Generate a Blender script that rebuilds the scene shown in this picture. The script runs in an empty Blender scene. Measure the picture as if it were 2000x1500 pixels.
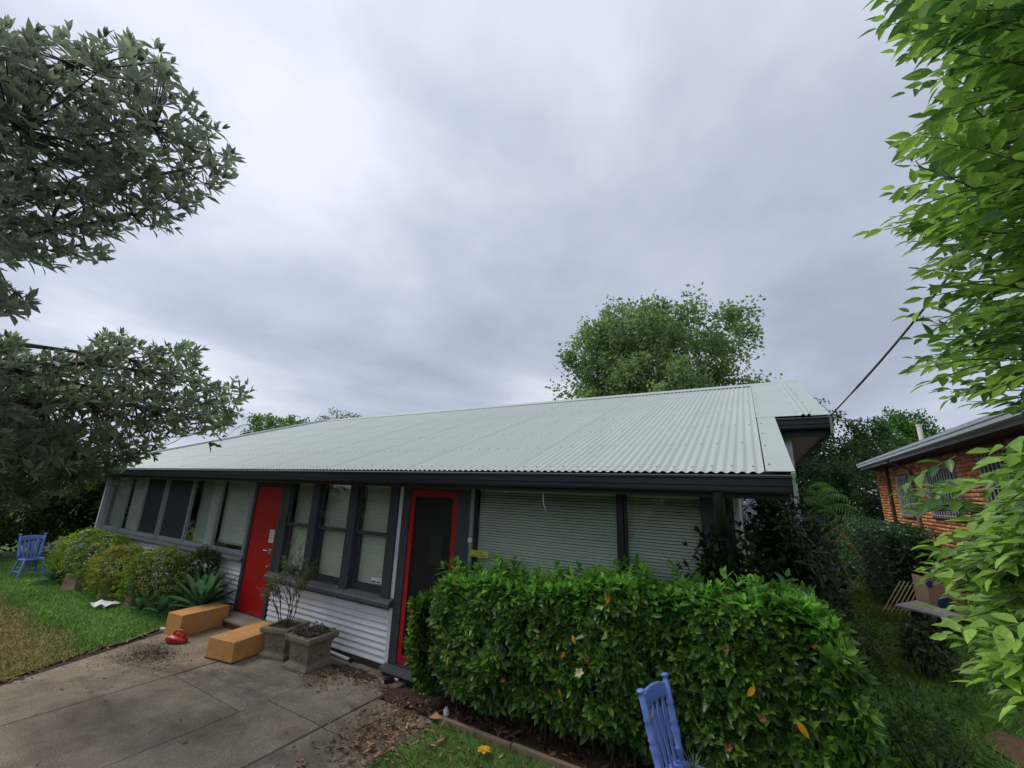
import bpy, bmesh, math, random
import numpy as np
from mathutils import Vector, Matrix

random.seed(7)
rng = np.random.default_rng(7)
PI = math.pi
SC = bpy.context.scene
COL = SC.collection

# ------------------------------------------------------------------ camera
YAW, PITCH, ROLL, FPX = math.radians(30.66), math.radians(14.55), math.radians(2.02), 806.5
CAMZ = 2.25
fwd = Vector((-math.sin(YAW) * math.cos(PITCH), math.cos(YAW) * math.cos(PITCH), math.sin(PITCH)))
r0 = Vector((math.cos(YAW), math.sin(YAW), 0))
u0 = r0.cross(fwd)
RGT = math.cos(ROLL) * r0 + math.sin(ROLL) * u0
UPV = -math.sin(ROLL) * r0 + math.cos(ROLL) * u0
camd = bpy.data.cameras.new('camera')
cam = bpy.data.objects.new('camera', camd)
COL.objects.link(cam)
m = Matrix.Identity(4)
for i in range(3):
    m[i][0], m[i][1], m[i][2] = RGT[i], UPV[i], -fwd[i]
m[2][3] = CAMZ
cam.matrix_world = m
camd.sensor_width = 36.0
camd.lens = FPX / 2000 * 36.0
camd.clip_start = 0.05
camd.clip_end = 800
SC.camera = cam
CAM = Vector((0, 0, CAMZ))


def at(px, py, dist):
    """point seen at photograph pixel (px, py), dist metres from the eye"""
    d = RGT * ((px - 1000) / FPX) + UPV * (-(py - 750) / FPX) + fwd
    d.normalize()
    return CAM + d * dist


# ------------------------------------------------------------------ world (overcast) and sun
SUN_AZ_DIR = Vector((-0.56, -0.22, 0.80)).normalized()      # towards the bright part of the cloud
world = bpy.data.worlds.new('World')
SC.world = world
world.use_nodes = True
nt = world.node_tree
nt.nodes.clear()
N, Lk = nt.nodes.new, nt.links.new
out = N('ShaderNodeOutputWorld')
sky = N('ShaderNodeTexSky')
sky.sky_type = 'NISHITA'
sky.sun_disc = False
sky.sun_elevation = math.asin(SUN_AZ_DIR.z)
sky.sun_rotation = math.atan2(SUN_AZ_DIR.x, SUN_AZ_DIR.y)
bg1 = N('ShaderNodeBackground'); bg1.inputs[1].default_value = 0.10
Lk(sky.outputs[0], bg1.inputs[0])
tc = N('ShaderNodeTexCoord')
sep = N('ShaderNodeSeparateXYZ'); Lk(tc.outputs['Generated'], sep.inputs[0])


def mth(op, a, b=None, c=None):
    n = N('ShaderNodeMath'); n.operation = op
    for i, v in enumerate((a, b, c)):
        if v is None:
            continue
        if isinstance(v, (int, float)):
            n.inputs[i].default_value = v
        else:
            Lk(v, n.inputs[i])
    return n.outputs[0]


zc = mth('ADD', mth('MAXIMUM', sep.outputs[2], 0.0), 0.22)
comb = N('ShaderNodeCombineXYZ')
Lk(mth('DIVIDE', sep.outputs[0], zc), comb.inputs[0])
Lk(mth('DIVIDE', sep.outputs[1], zc), comb.inputs[1])
mapn = N('ShaderNodeMapping'); mapn.inputs['Location'].default_value = (7.3, 2.2, 1.1)
mapn.inputs['Rotation'].default_value = (0, 0, 2.0)
mapn.inputs['Scale'].default_value = (1.0, 0.88, 1)
Lk(comb.outputs[0], mapn.inputs[0])
n1 = N('ShaderNodeTexNoise'); n1.inputs['Scale'].default_value = 0.85; n1.inputs['Detail'].default_value = 5
n1.inputs['Roughness'].default_value = 0.54; n1.inputs['Distortion'].default_value = 0.15
Lk(mapn.outputs[0], n1.inputs['Vector'])
ramp = N('ShaderNodeValToRGB')
cr = ramp.color_ramp
cr.elements[0].position = 0.34; cr.elements[0].color = (0.375, 0.415, 0.520, 1)
cr.elements[1].position = 0.64; cr.elements[1].color = (0.720, 0.755, 0.850, 1)
e = cr.elements.new(0.50); e.color = (0.515, 0.555, 0.675, 1)
Lk(n1.outputs[0], ramp.inputs[0])
dotn = N('ShaderNodeVectorMath'); dotn.operation = 'DOT_PRODUCT'
Lk(tc.outputs['Generated'], dotn.inputs[0]); dotn.inputs[1].default_value = SUN_AZ_DIR
glow = mth('POWER', mth('MAXIMUM', dotn.outputs['Value'], 0.0), 3.0)
glowf = mth('MULTIPLY_ADD', glow, 0.22, 0.86)
bg2 = N('ShaderNodeBackground')
Lk(ramp.outputs[0], bg2.inputs[0]); Lk(glowf, bg2.inputs[1])
mixw = N('ShaderNodeMixShader'); mixw.inputs[0].default_value = 0.94
Lk(bg1.outputs[0], mixw.inputs[1]); Lk(bg2.outputs[0], mixw.inputs[2])
Lk(mixw.outputs[0], out.inputs[0])

sund = bpy.data.lights.new('sun', 'SUN')
sund.energy = 1.5
sund.angle = math.radians(30)
sund.color = (1.0, 0.95, 0.86)
sun = bpy.data.objects.new('sun', sund)
COL.objects.link(sun)
sun.rotation_euler = SUN_AZ_DIR.to_track_quat('Z', 'Y').to_euler()
sun.location = SUN_AZ_DIR * 60

SC.view_settings.view_transform = 'Standard'
SC.view_settings.look = 'None'
SC.view_settings.exposure = 0.35
SC.view_settings.gamma = 1.0
SC.view_settings.use_curve_mapping = False
SC.render.engine = 'CYCLES'
SC.cycles.use_denoising = True
SC.cycles.max_bounces = 6
SC.cycles.transparent_max_bounces = 8


# ------------------------------------------------------------------ materials
def new_mat(name):
    mt = bpy.data.materials.new(name)
    mt.use_nodes = True
    return mt, mt.node_tree, mt.node_tree.nodes['Principled BSDF']


def mat(name, col, rough=0.6, var=0.12, scale=6.0, bump=0.0, bscale=60.0, metal=0.0, spec=0.5, dirt=None, dscale=2.5, damt=0.5, dlo=0.45, dhi=0.75,
        stretch=None, detail=5.0, grain=0.0, gscale=160.0, stain=None):
    mt, t, b = new_mat(name)
    n, l = t.nodes.new, t.links.new
    b.inputs['Roughness'].default_value = rough
    b.inputs['Metallic'].default_value = metal
    b.inputs['Specular IOR Level'].default_value = spec
    tcn = n('ShaderNodeTexCoord')
    vec = tcn.outputs['Object']
    if stretch:
        mp = n('ShaderNodeMapping'); mp.inputs['Scale'].default_value = stretch
        l(vec, mp.inputs[0]); vec = mp.outputs[0]
    no = n('ShaderNodeTexNoise'); no.inputs['Scale'].default_value = scale; no.inputs['Detail'].default_value = detail
    no.inputs['Roughness'].default_value = 0.65
    l(vec, no.inputs['Vector'])
    rp = n('ShaderNodeValToRGB')
    c0 = [max(0, x * (1 - var)) for x in col]; c1 = [min(1, x * (1 + var)) for x in col]
    rp.color_ramp.elements[0].position = 0.3; rp.color_ramp.elements[0].color = (*c0, 1)
    rp.color_ramp.elements[1].position = 0.7; rp.color_ramp.elements[1].color = (*c1, 1)
    l(no.outputs[0], rp.inputs[0])
    last = rp.outputs[0]
    if dirt:
        nd = n('ShaderNodeTexNoise'); nd.inputs['Scale'].default_value = dscale; nd.inputs['Detail'].default_value = 8
        nd.inputs['Roughness'].default_value = 0.7
        l(vec, nd.inputs['Vector'])
        mr = n('ShaderNodeMapRange'); mr.inputs[1].default_value = dlo; mr.inputs[2].default_value = dhi
        mr.inputs[4].default_value = damt
        l(nd.outputs[0], mr.inputs[0])
        mx = n('ShaderNodeMix'); mx.data_type = 'RGBA'
        l(mr.outputs[0], mx.inputs['Factor']); l(last, mx.inputs['A']); mx.inputs['B'].default_value = (*dirt, 1)
        last = mx.outputs['Result']
    if stain:
        n2 = n('ShaderNodeTexNoise'); n2.inputs['Scale'].default_value = 0.55; n2.inputs['Detail'].default_value = 10; n2.inputs['Roughness'].default_value = 0.72
        n2.inputs['Distortion'].default_value = 0.6
        mp2 = n('ShaderNodeMapping'); mp2.inputs['Location'].default_value = (4.4, 1.2, 2.0); mp2.inputs['Scale'].default_value = (0.7, 1.9, 1)
        l(vec, mp2.inputs[0]); l(mp2.outputs[0], n2.inputs['Vector'])
        m2_ = n('ShaderNodeMapRange'); m2_.inputs[1].default_value = 0.53; m2_.inputs[2].default_value = 0.66; m2_.inputs[4].default_value = 0.75
        l(n2.outputs[0], m2_.inputs[0])
        mx2 = n('ShaderNodeMix'); mx2.data_type = 'RGBA'
        l(m2_.outputs[0], mx2.inputs['Factor']); l(last, mx2.inputs['A']); mx2.inputs['B'].default_value = (*stain, 1)
        last = mx2.outputs['Result']
    if grain:
        ng = n('ShaderNodeTexNoise'); ng.inputs['Scale'].default_value = gscale; ng.inputs['Detail'].default_value = 3
        l(vec, ng.inputs['Vector'])
        mg = n('ShaderNodeMapRange'); mg.inputs[1].default_value = 0.35; mg.inputs[2].default_value = 0.65
        mg.inputs[3].default_value = 1 - grain; mg.inputs[4].default_value = 1 + grain
        l(ng.outputs[0], mg.inputs[0])
        hg = n('ShaderNodeHueSaturation'); l(last, hg.inputs['Color']); l(mg.outputs[0], hg.inputs['Value'])
        last = hg.outputs[0]
    l(last, b.inputs['Base Color'])
    if bump:
        nb = n('ShaderNodeTexNoise'); nb.inputs['Scale'].default_value = bscale; nb.inputs['Detail'].default_value = 6
        l(vec, nb.inputs['Vector'])
        bp = n('ShaderNodeBump'); bp.inputs['Strength'].default_value = bump; bp.inputs['Distance'].default_value = 0.02
        l(nb.outputs[0], bp.inputs['Height']); l(bp.outputs[0], b.inputs['Normal'])
    return mt


def leaf_mat(name, rough=0.38, transl=0.3, rib=0.35, spec=0.45, tsat=1.15):
    """colour from the leaf's own 'Col' attribute, paler midrib from the leaf UV"""
    mt, t, b = new_mat(name)
    n, l = t.nodes.new, t.links.new
    a = n('ShaderNodeAttribute'); a.attribute_name = 'Col'
    uv = n('ShaderNodeUVMap'); uv.uv_map = 'UVMap'
    sp = n('ShaderNodeSeparateXYZ'); l(uv.outputs[0], sp.inputs[0])
    m1 = n('ShaderNodeMath'); m1.operation = 'SUBTRACT'; m1.inputs[1].default_value = 0.5; l(sp.outputs[0], m1.inputs[0])
    m2 = n('ShaderNodeMath'); m2.operation = 'ABSOLUTE'; l(m1.outputs[0], m2.inputs[0])
    mr = n('ShaderNodeMapRange'); mr.inputs[1].default_value = 0.02; mr.inputs[2].default_value = 0.09
    mr.inputs[3].default_value = rib; mr.inputs[4].default_value = 0.0
    l(m2.outputs[0], mr.inputs[0])
    mx = n('ShaderNodeMix'); mx.data_type = 'RGBA'; mx.blend_type = 'MIX'
    l(mr.outputs[0], mx.inputs['Factor']); l(a.outputs['Color'], mx.inputs['A'])
    br = n('ShaderNodeMix'); br.data_type = 'RGBA'; br.blend_type = 'ADD'; br.inputs['Factor'].default_value = 1.0
    l(a.outputs['Color'], br.inputs['A']); br.inputs['B'].default_value = (0.06, 0.08, 0.02, 1)
    l(br.outputs['Result'], mx.inputs['B'])
    no = n('ShaderNodeTexNoise'); no.inputs['Scale'].default_value = 9
    l(n('ShaderNodeTexCoord').outputs['Object'], no.inputs['Vector'])
    hs = n('ShaderNodeHueSaturation'); l(mx.outputs['Result'], hs.inputs['Color'])
    mv = n('ShaderNodeMapRange'); mv.inputs[1].default_value = 0.3; mv.inputs[2].default_value = 0.7; mv.inputs[3].default_value = 0.75; mv.inputs[4].default_value = 1.25
    l(no.outputs[0], mv.inputs[0])
    va = n('ShaderNodeMath'); va.operation = 'MULTIPLY'; va.inputs[1].default_value = -1.1; l(m2.outputs[0], va.inputs[0])
    vb = n('ShaderNodeMath'); vb.operation = 'ADD'; l(va.outputs[0], vb.inputs[0]); l(sp.outputs[1], vb.inputs[1])
    vc = n('ShaderNodeMath'); vc.operation = 'MULTIPLY'; vc.inputs[1].default_value = 50.0; l(vb.outputs[0], vc.inputs[0])
    vs = n('ShaderNodeMath'); vs.operation = 'SINE'; l(vc.outputs[0], vs.inputs[0])
    vm = n('ShaderNodeMath'); vm.operation = 'MULTIPLY_ADD'; vm.inputs[1].default_value = 0.09 if rib > 0.1 else 0.0; vm.inputs[2].default_value = 1.0; l(vs.outputs[0], vm.inputs[0])
    vx = n('ShaderNodeMath'); vx.operation = 'MULTIPLY'; l(mv.outputs[0], vx.inputs[0]); l(vm.outputs[0], vx.inputs[1])
    l(vx.outputs[0], hs.inputs['Value'])
    l(hs.outputs[0], b.inputs['Base Color'])
    b.inputs['Roughness'].default_value = rough
    b.inputs['Specular IOR Level'].default_value = spec
    tr = n('ShaderNodeBsdfTranslucent')
    h2 = n('ShaderNodeHueSaturation'); h2.inputs['Saturation'].default_value = tsat; h2.inputs['Value'].default_value = 2.2
    l(hs.outputs[0], h2.inputs['Color']); l(h2.outputs[0], tr.inputs['Color'])
    ms = n('ShaderNodeMixShader'); ms.inputs[0].default_value = transl
    l(b.outputs[0], ms.inputs[1]); l(tr.outputs[0], ms.inputs[2])
    l(ms.outputs[0], t.nodes['Material Output'].inputs[0])
    return mt


def col_mat(name, rough=0.8, nscale=12.0, namt=0.25, bump=0.0, bscale=120):
    """colour from the 'Col' attribute with grain (bricks, blades, litter)"""
    mt, t, b = new_mat(name)
    n, l = t.nodes.new, t.links.new
    a = n('ShaderNodeAttribute'); a.attribute_name = 'Col'
    no = n('ShaderNodeTexNoise'); no.inputs['Scale'].default_value = nscale; no.inputs['Detail'].default_value = 6
    geo = n('ShaderNodeNewGeometry')
    l(geo.outputs['Position'], no.inputs['Vector'])
    mv = n('ShaderNodeMapRange'); mv.inputs[1].default_value = 0.3; mv.inputs[2].default_value = 0.7
    mv.inputs[3].default_value = 1 - namt; mv.inputs[4].default_value = 1 + namt
    l(no.outputs[0], mv.inputs[0])
    hs = n('ShaderNodeHueSaturation'); l(a.outputs['Color'], hs.inputs['Color']); l(mv.outputs[0], hs.inputs['Value'])
    l(hs.outputs[0], b.inputs['Base Color'])
    b.inputs['Roughness'].default_value = rough
    if bump:
        bp = n('ShaderNodeBump'); bp.inputs['Strength'].default_value = bump; bp.inputs['Distance'].default_value = 0.01
        nb = n('ShaderNodeTexNoise'); nb.inputs['Scale'].default_value = bscale
        l(geo.outputs['Position'], nb.inputs['Vector']); l(nb.outputs[0], bp.inputs['Height']); l(bp.outputs[0], b.inputs['Normal'])
    return mt


def glass_mat(name, tint=(0.93, 0.96, 0.94), refl=1.0):
    mt, t, b = new_mat(name)
    n, l = t.nodes.new, t.links.new
    t.nodes.remove(b)
    tr = n('ShaderNodeBsdfTransparent'); tr.inputs[0].default_value = (*tint, 1)
    gl = n('ShaderNodeBsdfGlossy'); gl.inputs['Roughness'].default_value = 0.015
    no = n('ShaderNodeTexNoise'); no.inputs['Scale'].default_value = 1.6
    l(n('ShaderNodeTexCoord').outputs['Object'], no.inputs['Vector'])
    bp = n('ShaderNodeBump'); bp.inputs['Strength'].default_value = 0.04; bp.inputs['Distance'].default_value = 0.05
    l(no.outputs[0], bp.inputs['Height']); l(bp.outputs[0], gl.inputs['Normal'])
    fr = n('ShaderNodeFresnel'); fr.inputs['IOR'].default_value = 1.55
    mu = n('ShaderNodeMath'); mu.operation = 'MULTIPLY'; mu.inputs[1].default_value = 2.1 * refl
    mu.use_clamp = True
    geo = n('ShaderNodeNewGeometry')
    fm = n('ShaderNodeMath'); fm.operation = 'SUBTRACT'; fm.inputs[0].default_value = 1.0; l(geo.outputs['Backfacing'], fm.inputs[1])
    fx = n('ShaderNodeMath'); fx.operation = 'MULTIPLY'; l(fr.outputs[0], fx.inputs[0]); l(fm.outputs[0], fx.inputs[1])
    l(fx.outputs[0], mu.inputs[0])
    ms = n('ShaderNodeMixShader'); l(mu.outputs[0], ms.inputs[0]); l(tr.outputs[0], ms.inputs[1]); l(gl.outputs[0], ms.inputs[2])
    l(ms.outputs[0], t.nodes['Material Output'].inputs[0])
    return mt


M = {}
M['roof'] = mat('roof_steel', (0.415, 0.470, 0.440), 0.42, 0.05, 0.7, spec=0.4, dirt=(0.33, 0.375, 0.335), dscale=1.6, damt=0.45, stretch=(1.6, 0.22, 0.22), dlo=0.42)
M['flash'] = mat('roof_flashing', (0.385, 0.44, 0.42), 0.42, 0.04, 1.0, spec=0.4)
M['screw'] = mat('screw_head', (0.16, 0.20, 0.19), 0.5)
M['green_trim'] = mat('green_trim', (0.16, 0.23, 0.17), 0.55)
M['gutter'] = mat('charcoal_steel', (0.016, 0.018, 0.026), 0.30, 0.08, 2.0, spec=0.6)
M['fascia'] = mat('charcoal_paint', (0.014, 0.016, 0.023), 0.5, 0.08, 3.0)
M['frame_dark'] = mat('charcoal_frame_paint', (0.040, 0.048, 0.060), 0.5, 0.15, 5.0, bump=0.05, bscale=40, dirt=(0.075, 0.08, 0.085), damt=0.35)
M['sill'] = mat('grey_sill_paint', (0.085, 0.092, 0.105), 0.6, 0.2, 6.0, bump=0.1, bscale=50, dirt=(0.04, 0.04, 0.04), damt=0.5)
M['alu'] = mat('grey_aluminium', (0.24, 0.29, 0.29), 0.45, 0.08, 3.0, metal=0.2)
M['clad'] = mat('white_cladding', (0.70, 0.72, 0.77), 0.5, 0.06, 3.0, dirt=(0.36, 0.36, 0.37), dscale=1.6, damt=0.5, stretch=(1, 1, 2))
M['red'] = mat('red_gloss_paint', (0.40, 0.010, 0.014), 0.28, 0.07, 2.0, spec=0.5, dirt=(0.26, 0.010, 0.012), dscale=1.2, damt=0.5)
M['maroon'] = mat('maroon_paint', (0.10, 0.035, 0.03), 0.6, 0.2, 8, bump=0.15)
M['steel'] = mat('brushed_steel', (0.6, 0.6, 0.6), 0.25, 0.05, metal=1.0)
M['slat'] = mat('blind_slat', (0.70, 0.73, 0.66), 0.55, 0.08, 2.0)
M['curtain'] = mat('pale_curtain', (0.50, 0.54, 0.50), 0.8, 0.08, 4.0, stretch=(8, 1, 0.5))
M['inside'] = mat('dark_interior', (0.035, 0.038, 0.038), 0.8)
M['insect'] = mat('flyscreen', (0.013, 0.016, 0.020), 0.55, 0.1, 200)
M['glass'] = glass_mat('window_glass')
M['paper'] = mat('white_paper', (0.72, 0.72, 0.70), 0.8, 0.05, 8)
M['ink'] = mat('black_ink', (0.02, 0.02, 0.018), 0.7)
M['inkgreen'] = mat('green_ink', (0.16, 0.30, 0.22), 0.7)
M['sign_yellow'] = mat('yellow_plastic', (0.58, 0.56, 0.06), 0.45, 0.06, 6)
M['white_plastic'] = mat('white_plastic', (0.66, 0.66, 0.64), 0.45, 0.05)
M['soffit'] = mat('soffit_lining', (0.30, 0.28, 0.26), 0.8, 0.06)
M['wire'] = mat('black_cable', (0.012, 0.012, 0.014), 0.5)
M['concrete'] = mat('weathered_concrete', (0.285, 0.232, 0.166), 0.9, 0.32, 3.2, bump=0.8, bscale=60, dirt=(0.105, 0.073, 0.047), dscale=0.9, damt=0.85, dlo=0.44, dhi=0.72, detail=10, grain=0.17, gscale=60, stain=(0.085, 0.058, 0.038))
M['concrete2'] = mat('grey_concrete', (0.265, 0.225, 0.170), 0.9, 0.34, 4.0, bump=0.8, bscale=60, dirt=(0.090, 0.068, 0.048), dscale=1.2, damt=0.85, dlo=0.44, dhi=0.72, detail=10, grain=0.17, gscale=60, stain=(0.080, 0.056, 0.038))
M['step'] = mat('step_concrete', (0.22, 0.18, 0.165), 0.85, 0.2, 6, bump=0.3)
M['soil'] = mat('dark_soil', (0.045, 0.030, 0.022), 0.95, 0.45, 7, bump=0.8, bscale=50, detail=9)
M['mulch'] = mat('brown_mulch', (0.075, 0.042, 0.028), 0.95, 0.45, 9, bump=0.9, bscale=70, detail=9)
M['lawn'] = mat('lawn_soil', (0.095, 0.165, 0.030), 0.95, 0.4, 5, bump=0.7, bscale=60, detail=9)
M['dry_lawn'] = mat('dry_lawn_soil', (0.165, 0.125, 0.036), 0.95, 0.35, 4, bump=0.7, bscale=60, dirt=(0.06, 0.06, 0.018), damt=0.7, detail=9)
M['ground'] = mat('rough_ground', (0.030, 0.045, 0.014), 0.95, 0.5, 2, bump=0.6, bscale=30, detail=9)
M['stone'] = mat('mossy_stone', (0.225, 0.192, 0.128), 0.9, 0.3, 5, bump=0.6, bscale=45, dirt=(0.040, 0.035, 0.022), dscale=4.5, damt=0.72, dlo=0.46, dhi=0.70, detail=8)
M['sandstone'] = mat('sandstone', (0.28, 0.21, 0.13), 0.9, 0.25, 6, bump=0.5, bscale=40)
M['edging'] = mat('edging_timber', (0.27, 0.205, 0.135), 0.85, 0.25, 5, bump=0.3, bscale=40, dirt=(0.10, 0.075, 0.05), damt=0.7, stretch=(0.4, 2, 2))
M['cardboard'] = mat('orange_card', (0.56, 0.285, 0.085), 0.62, 0.08, 3, dirt=(0.33, 0.145, 0.05), dscale=5.0, damt=0.6, grain=0.07, gscale=40, bump=0.12, bscale=14, stain=(0.36, 0.19, 0.075))
M['tape'] = mat('clear_tape', (0.50, 0.30, 0.16), 0.2, 0.1, 8)
M['mould'] = mat('dark_stain', (0.05, 0.035, 0.02), 0.9, 0.4, 20)
M['redplastic'] = mat('red_plastic', (0.40, 0.022, 0.014), 0.35, 0.1, 4)
M['black'] = mat('black_plastic', (0.015, 0.015, 0.017), 0.45)
M['bluepaint'] = mat('blue_paint', (0.160, 0.245, 0.64), 0.42, 0.10, 5, bump=0.08, bscale=30, dirt=(0.20, 0.22, 0.30), dscale=16, damt=0.8, dlo=0.60, dhi=0.66)
M['bluepot'] = mat('blue_pot', (0.12, 0.17, 0.36), 0.5, 0.1, 4)
M['bark'] = mat('grey_bark', (0.085, 0.072, 0.058), 0.9, 0.35, 8, bump=0.6, bscale=25, stretch=(1, 1, 0.3))
M['twig'] = mat('brown_twig', (0.060, 0.046, 0.030), 0.85, 0.3, 10)
M['greentwig'] = mat('green_twig', (0.075, 0.085, 0.030), 0.7, 0.3, 10)
M['mortar'] = mat('raked_mortar', (0.12, 0.085, 0.065), 0.95, 0.2, 20)
M['brick'] = col_mat('red_brick', 0.85, 30, 0.25, bump=0.3)
M['bh_gutter'] = mat('pale_blue_gutter', (0.40, 0.46, 0.51), 0.45, 0.06, 2)
M['bh_soffit'] = mat('brown_soffit', (0.075, 0.055, 0.050), 0.8, 0.1)
M['downpipe_brown'] = mat('brown_pipe', (0.045, 0.026, 0.022), 0.6)
M['rooftile'] = mat('grey_roof', (0.16, 0.15, 0.15), 0.8, 0.2)
M['whitebar'] = mat('white_bars', (0.50, 0.49, 0.47), 0.5)
M['leaf_gloss'] = leaf_mat('glossy_leaf', 0.32, 0.34, 0.30, tsat=1.0)
M['leaf_near'] = leaf_mat('near_leaf', 0.36, 0.30, 0.22, tsat=0.95)
M['leaf_soft'] = leaf_mat('soft_leaf', 0.42, 0.42, 0.25)
M['leaf_veiled'] = leaf_mat('veil_paled_leaf', 0.36, 0.48, 0.15)  # left tree leaf, extra translucent to support its painted veil
M['leaf_far'] = leaf_mat('far_leaf', 0.55, 0.42, 0.0, spec=0.3)
M['blade'] = col_mat('grass_blade', 0.6, 3.0, 0.25)
M['litter'] = col_mat('dry_leaf', 0.8, 25, 0.25)
M['petal'] = col_mat('petal', 0.6, 30, 0.1)
M['teal'] = mat('teal_plastic', (0.02, 0.12, 0.125), 0.4)
M['yellow_toy'] = mat('yellow_toy_plastic', (0.62, 0.34, 0.02), 0.4)
M['kraft'] = mat('kraft_card', (0.42, 0.31, 0.20), 0.8, 0.1, 6)
M['bluelogo'] = mat('blue_print', (0.03, 0.07, 0.20), 0.5)
M['panel_grey'] = mat('grey_panel', (0.36, 0.34, 0.36), 0.6, 0.08, 6)
M['cane'] = mat('lattice_timber', (0.34, 0.28, 0.15), 0.8, 0.15, 8)
M['deadfrond'] = mat('dead_frond', (0.34, 0.18, 0.04), 0.8, 0.3, 8)


# ------------------------------------------------------------------ builders
class MB:
    def __init__(s):
        s.v, s.f = [], []

    def add(s, v, f):
        o = len(s.v); s.v += [tuple(p) for p in v]; s.f += [tuple(i + o for i in q) for q in f]; return s

    def hexa(s, p):
        return s.add(p, [(0, 3, 2, 1), (4, 5, 6, 7), (0, 1, 5, 4), (1, 2, 6, 5), (2, 3, 7, 6), (3, 0, 4, 7)])

    def box(s, x0, x1, y0, y1, z0, z1):
        return s.hexa([(x0, y0, z0), (x1, y0, z0), (x1, y1, z0), (x0, y1, z0), (x0, y0, z1), (x1, y0, z1), (x1, y1, z1), (x0, y1, z1)])

    def tube(s, pts, rad, n=8, caps=True):
        pts = [Vector(p) for p in pts]
        if isinstance(rad, (int, float)):
            rad = [rad] * len(pts)
        rings = []
        prev = None
        for i, p in enumerate(pts):
            t = (pts[min(i + 1, len(pts) - 1)] - pts[max(i - 1, 0)])
            if t.length < 1e-9:
                t = Vector((0, 0, 1))
            t.normalize()
            a = prev if prev is not None else (Vector((0, 0, 1)) if abs(t.z) < 0.9 else Vector((1, 0, 0)))
            x = (a - t * a.dot(t))
            if x.length < 1e-6:
                x = t.orthogonal()
            x.normalize(); y = t.cross(x); prev = x
            rings.append([p + (x * math.cos(2 * PI * k / n) + y * math.sin(2 * PI * k / n)) * rad[i] for k in range(n)])
        v = [q for r in rings for q in r]
        f = []
        for i in range(len(rings) - 1):
            for k in range(n):
                f.append((i * n + k, i * n + (k + 1) % n, (i + 1) * n + (k + 1) % n, (i + 1) * n + k))
        if caps:
            f.append(tuple(range(n - 1, -1, -1))); f.append(tuple((len(rings) - 1) * n + k for k in range(n)))
        return s.add(v, f)

    def lathe(s, prof, n=16, o=(0, 0, 0), sq=False):
        v, f = [], []
        for r, z in prof:
            for k in range(n):
                a = 2 * PI * k / n
                v.append((o[0] + r * math.cos(a), o[1] + r * math.sin(a), o[2] + z))
        for i in range(len(prof) - 1):
            for k in range(n):
                f.append((i * n + k, i * n + (k + 1) % n, (i + 1) * n + (k + 1) % n, (i + 1) * n + k))
        f.append(tuple(range(n - 1, -1, -1))); f.append(tuple((len(prof) - 1) * n + k for k in range(n)))
        return s.add(v, f)

    def sqlathe(s, prof, o=(0, 0, 0)):
        """square-section turned profile (half-width, z)"""
        v, f = [], []
        for r, z in prof:
            for sx, sy in ((-1, -1), (1, -1), (1, 1), (-1, 1)):
                v.append((o[0] + r * sx, o[1] + r * sy, o[2] + z))
        for i in range(len(prof) - 1):
            for k in range(4):
                f.append((i * 4 + k, i * 4 + (k + 1) % 4, (i + 1) * 4 + (k + 1) % 4, (i + 1) * 4 + k))
        f.append((3, 2, 1, 0)); f.append(tuple((len(prof) - 1) * 4 + k for k in range(4)))
        return s.add(v, f)

    def prism(s, poly, axis, a, b):
        """poly: (u, v) pairs in the plane across axis ('x': (y,z), 'y': (x,z), 'z': (x,y))"""
        def mk(u, w, t):
            return {'x': (t, u, w), 'y': (u, t, w), 'z': (u, w, t)}[axis]
        n = len(poly)
        v = [mk(u, w, a) for u, w in poly] + [mk(u, w, b) for u, w in poly]
        f = [tuple(range(n)), tuple(range(2 * n - 1, n - 1, -1))] + [(k, k + n, (k + 1) % n + n, (k + 1) % n) for k in range(n)]
        return s.add(v, f)

    def mesh(s, name, material, smooth=False, bevel=0.0, jitter=0.0, seg=2):
        me = bpy.data.meshes.new(name)
        me.from_pydata(s.v, [], s.f)
        bm = bmesh.new(); bm.from_mesh(me)
        bmesh.ops.recalc_face_normals(bm, faces=bm.faces)
        if bevel:
            bmesh.ops.bevel(bm, geom=list(bm.edges), offset=bevel, segments=seg, affect='EDGES', profile=0.5, clamp_overlap=True)
        if jitter:
            for vv in bm.verts:
                vv.co += Vector((random.uniform(-1, 1), random.uniform(-1, 1), random.uniform(-1, 1))) * jitter
        bm.to_mesh(me); bm.free()
        me.materials.append(material)
        if smooth:
            me.polygons.foreach_set('use_smooth', [True] * len(me.polygons))
            if smooth == 'auto':
                me.set_sharp_from_angle(angle=math.radians(40))
        return me

    def build(s, name, material, parent=None, world=False, **k):
        return link(name, s.mesh(name, material, **k), parent, world)


def link(name, me, parent=None, world=False):
    o = bpy.data.objects.new(name, me); COL.objects.link(o)
    if parent is not None:
        o.parent = parent
        if world and parent.parent is None:      # geometry given in world metres under a thing's root
            o.matrix_parent_inverse = parent.matrix_basis.inverted()
    return o


def tag(o, label=None, cat=None, group=None, kind=None):
    if label: o['label'] = label
    if cat: o['category'] = cat
    if group: o['group'] = group
    if kind: o['kind'] = kind
    return o


def thing(name, label, cat, loc=(0, 0, 0), rz=0.0, group=None):
    o = bpy.data.objects.new(name, None); COL.objects.link(o)
    o.empty_display_size = 0.2
    o.matrix_basis = Matrix.Translation(loc) @ Matrix.Rotation(rz, 4, 'Z')
    return tag(o, label, cat, group)


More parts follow.
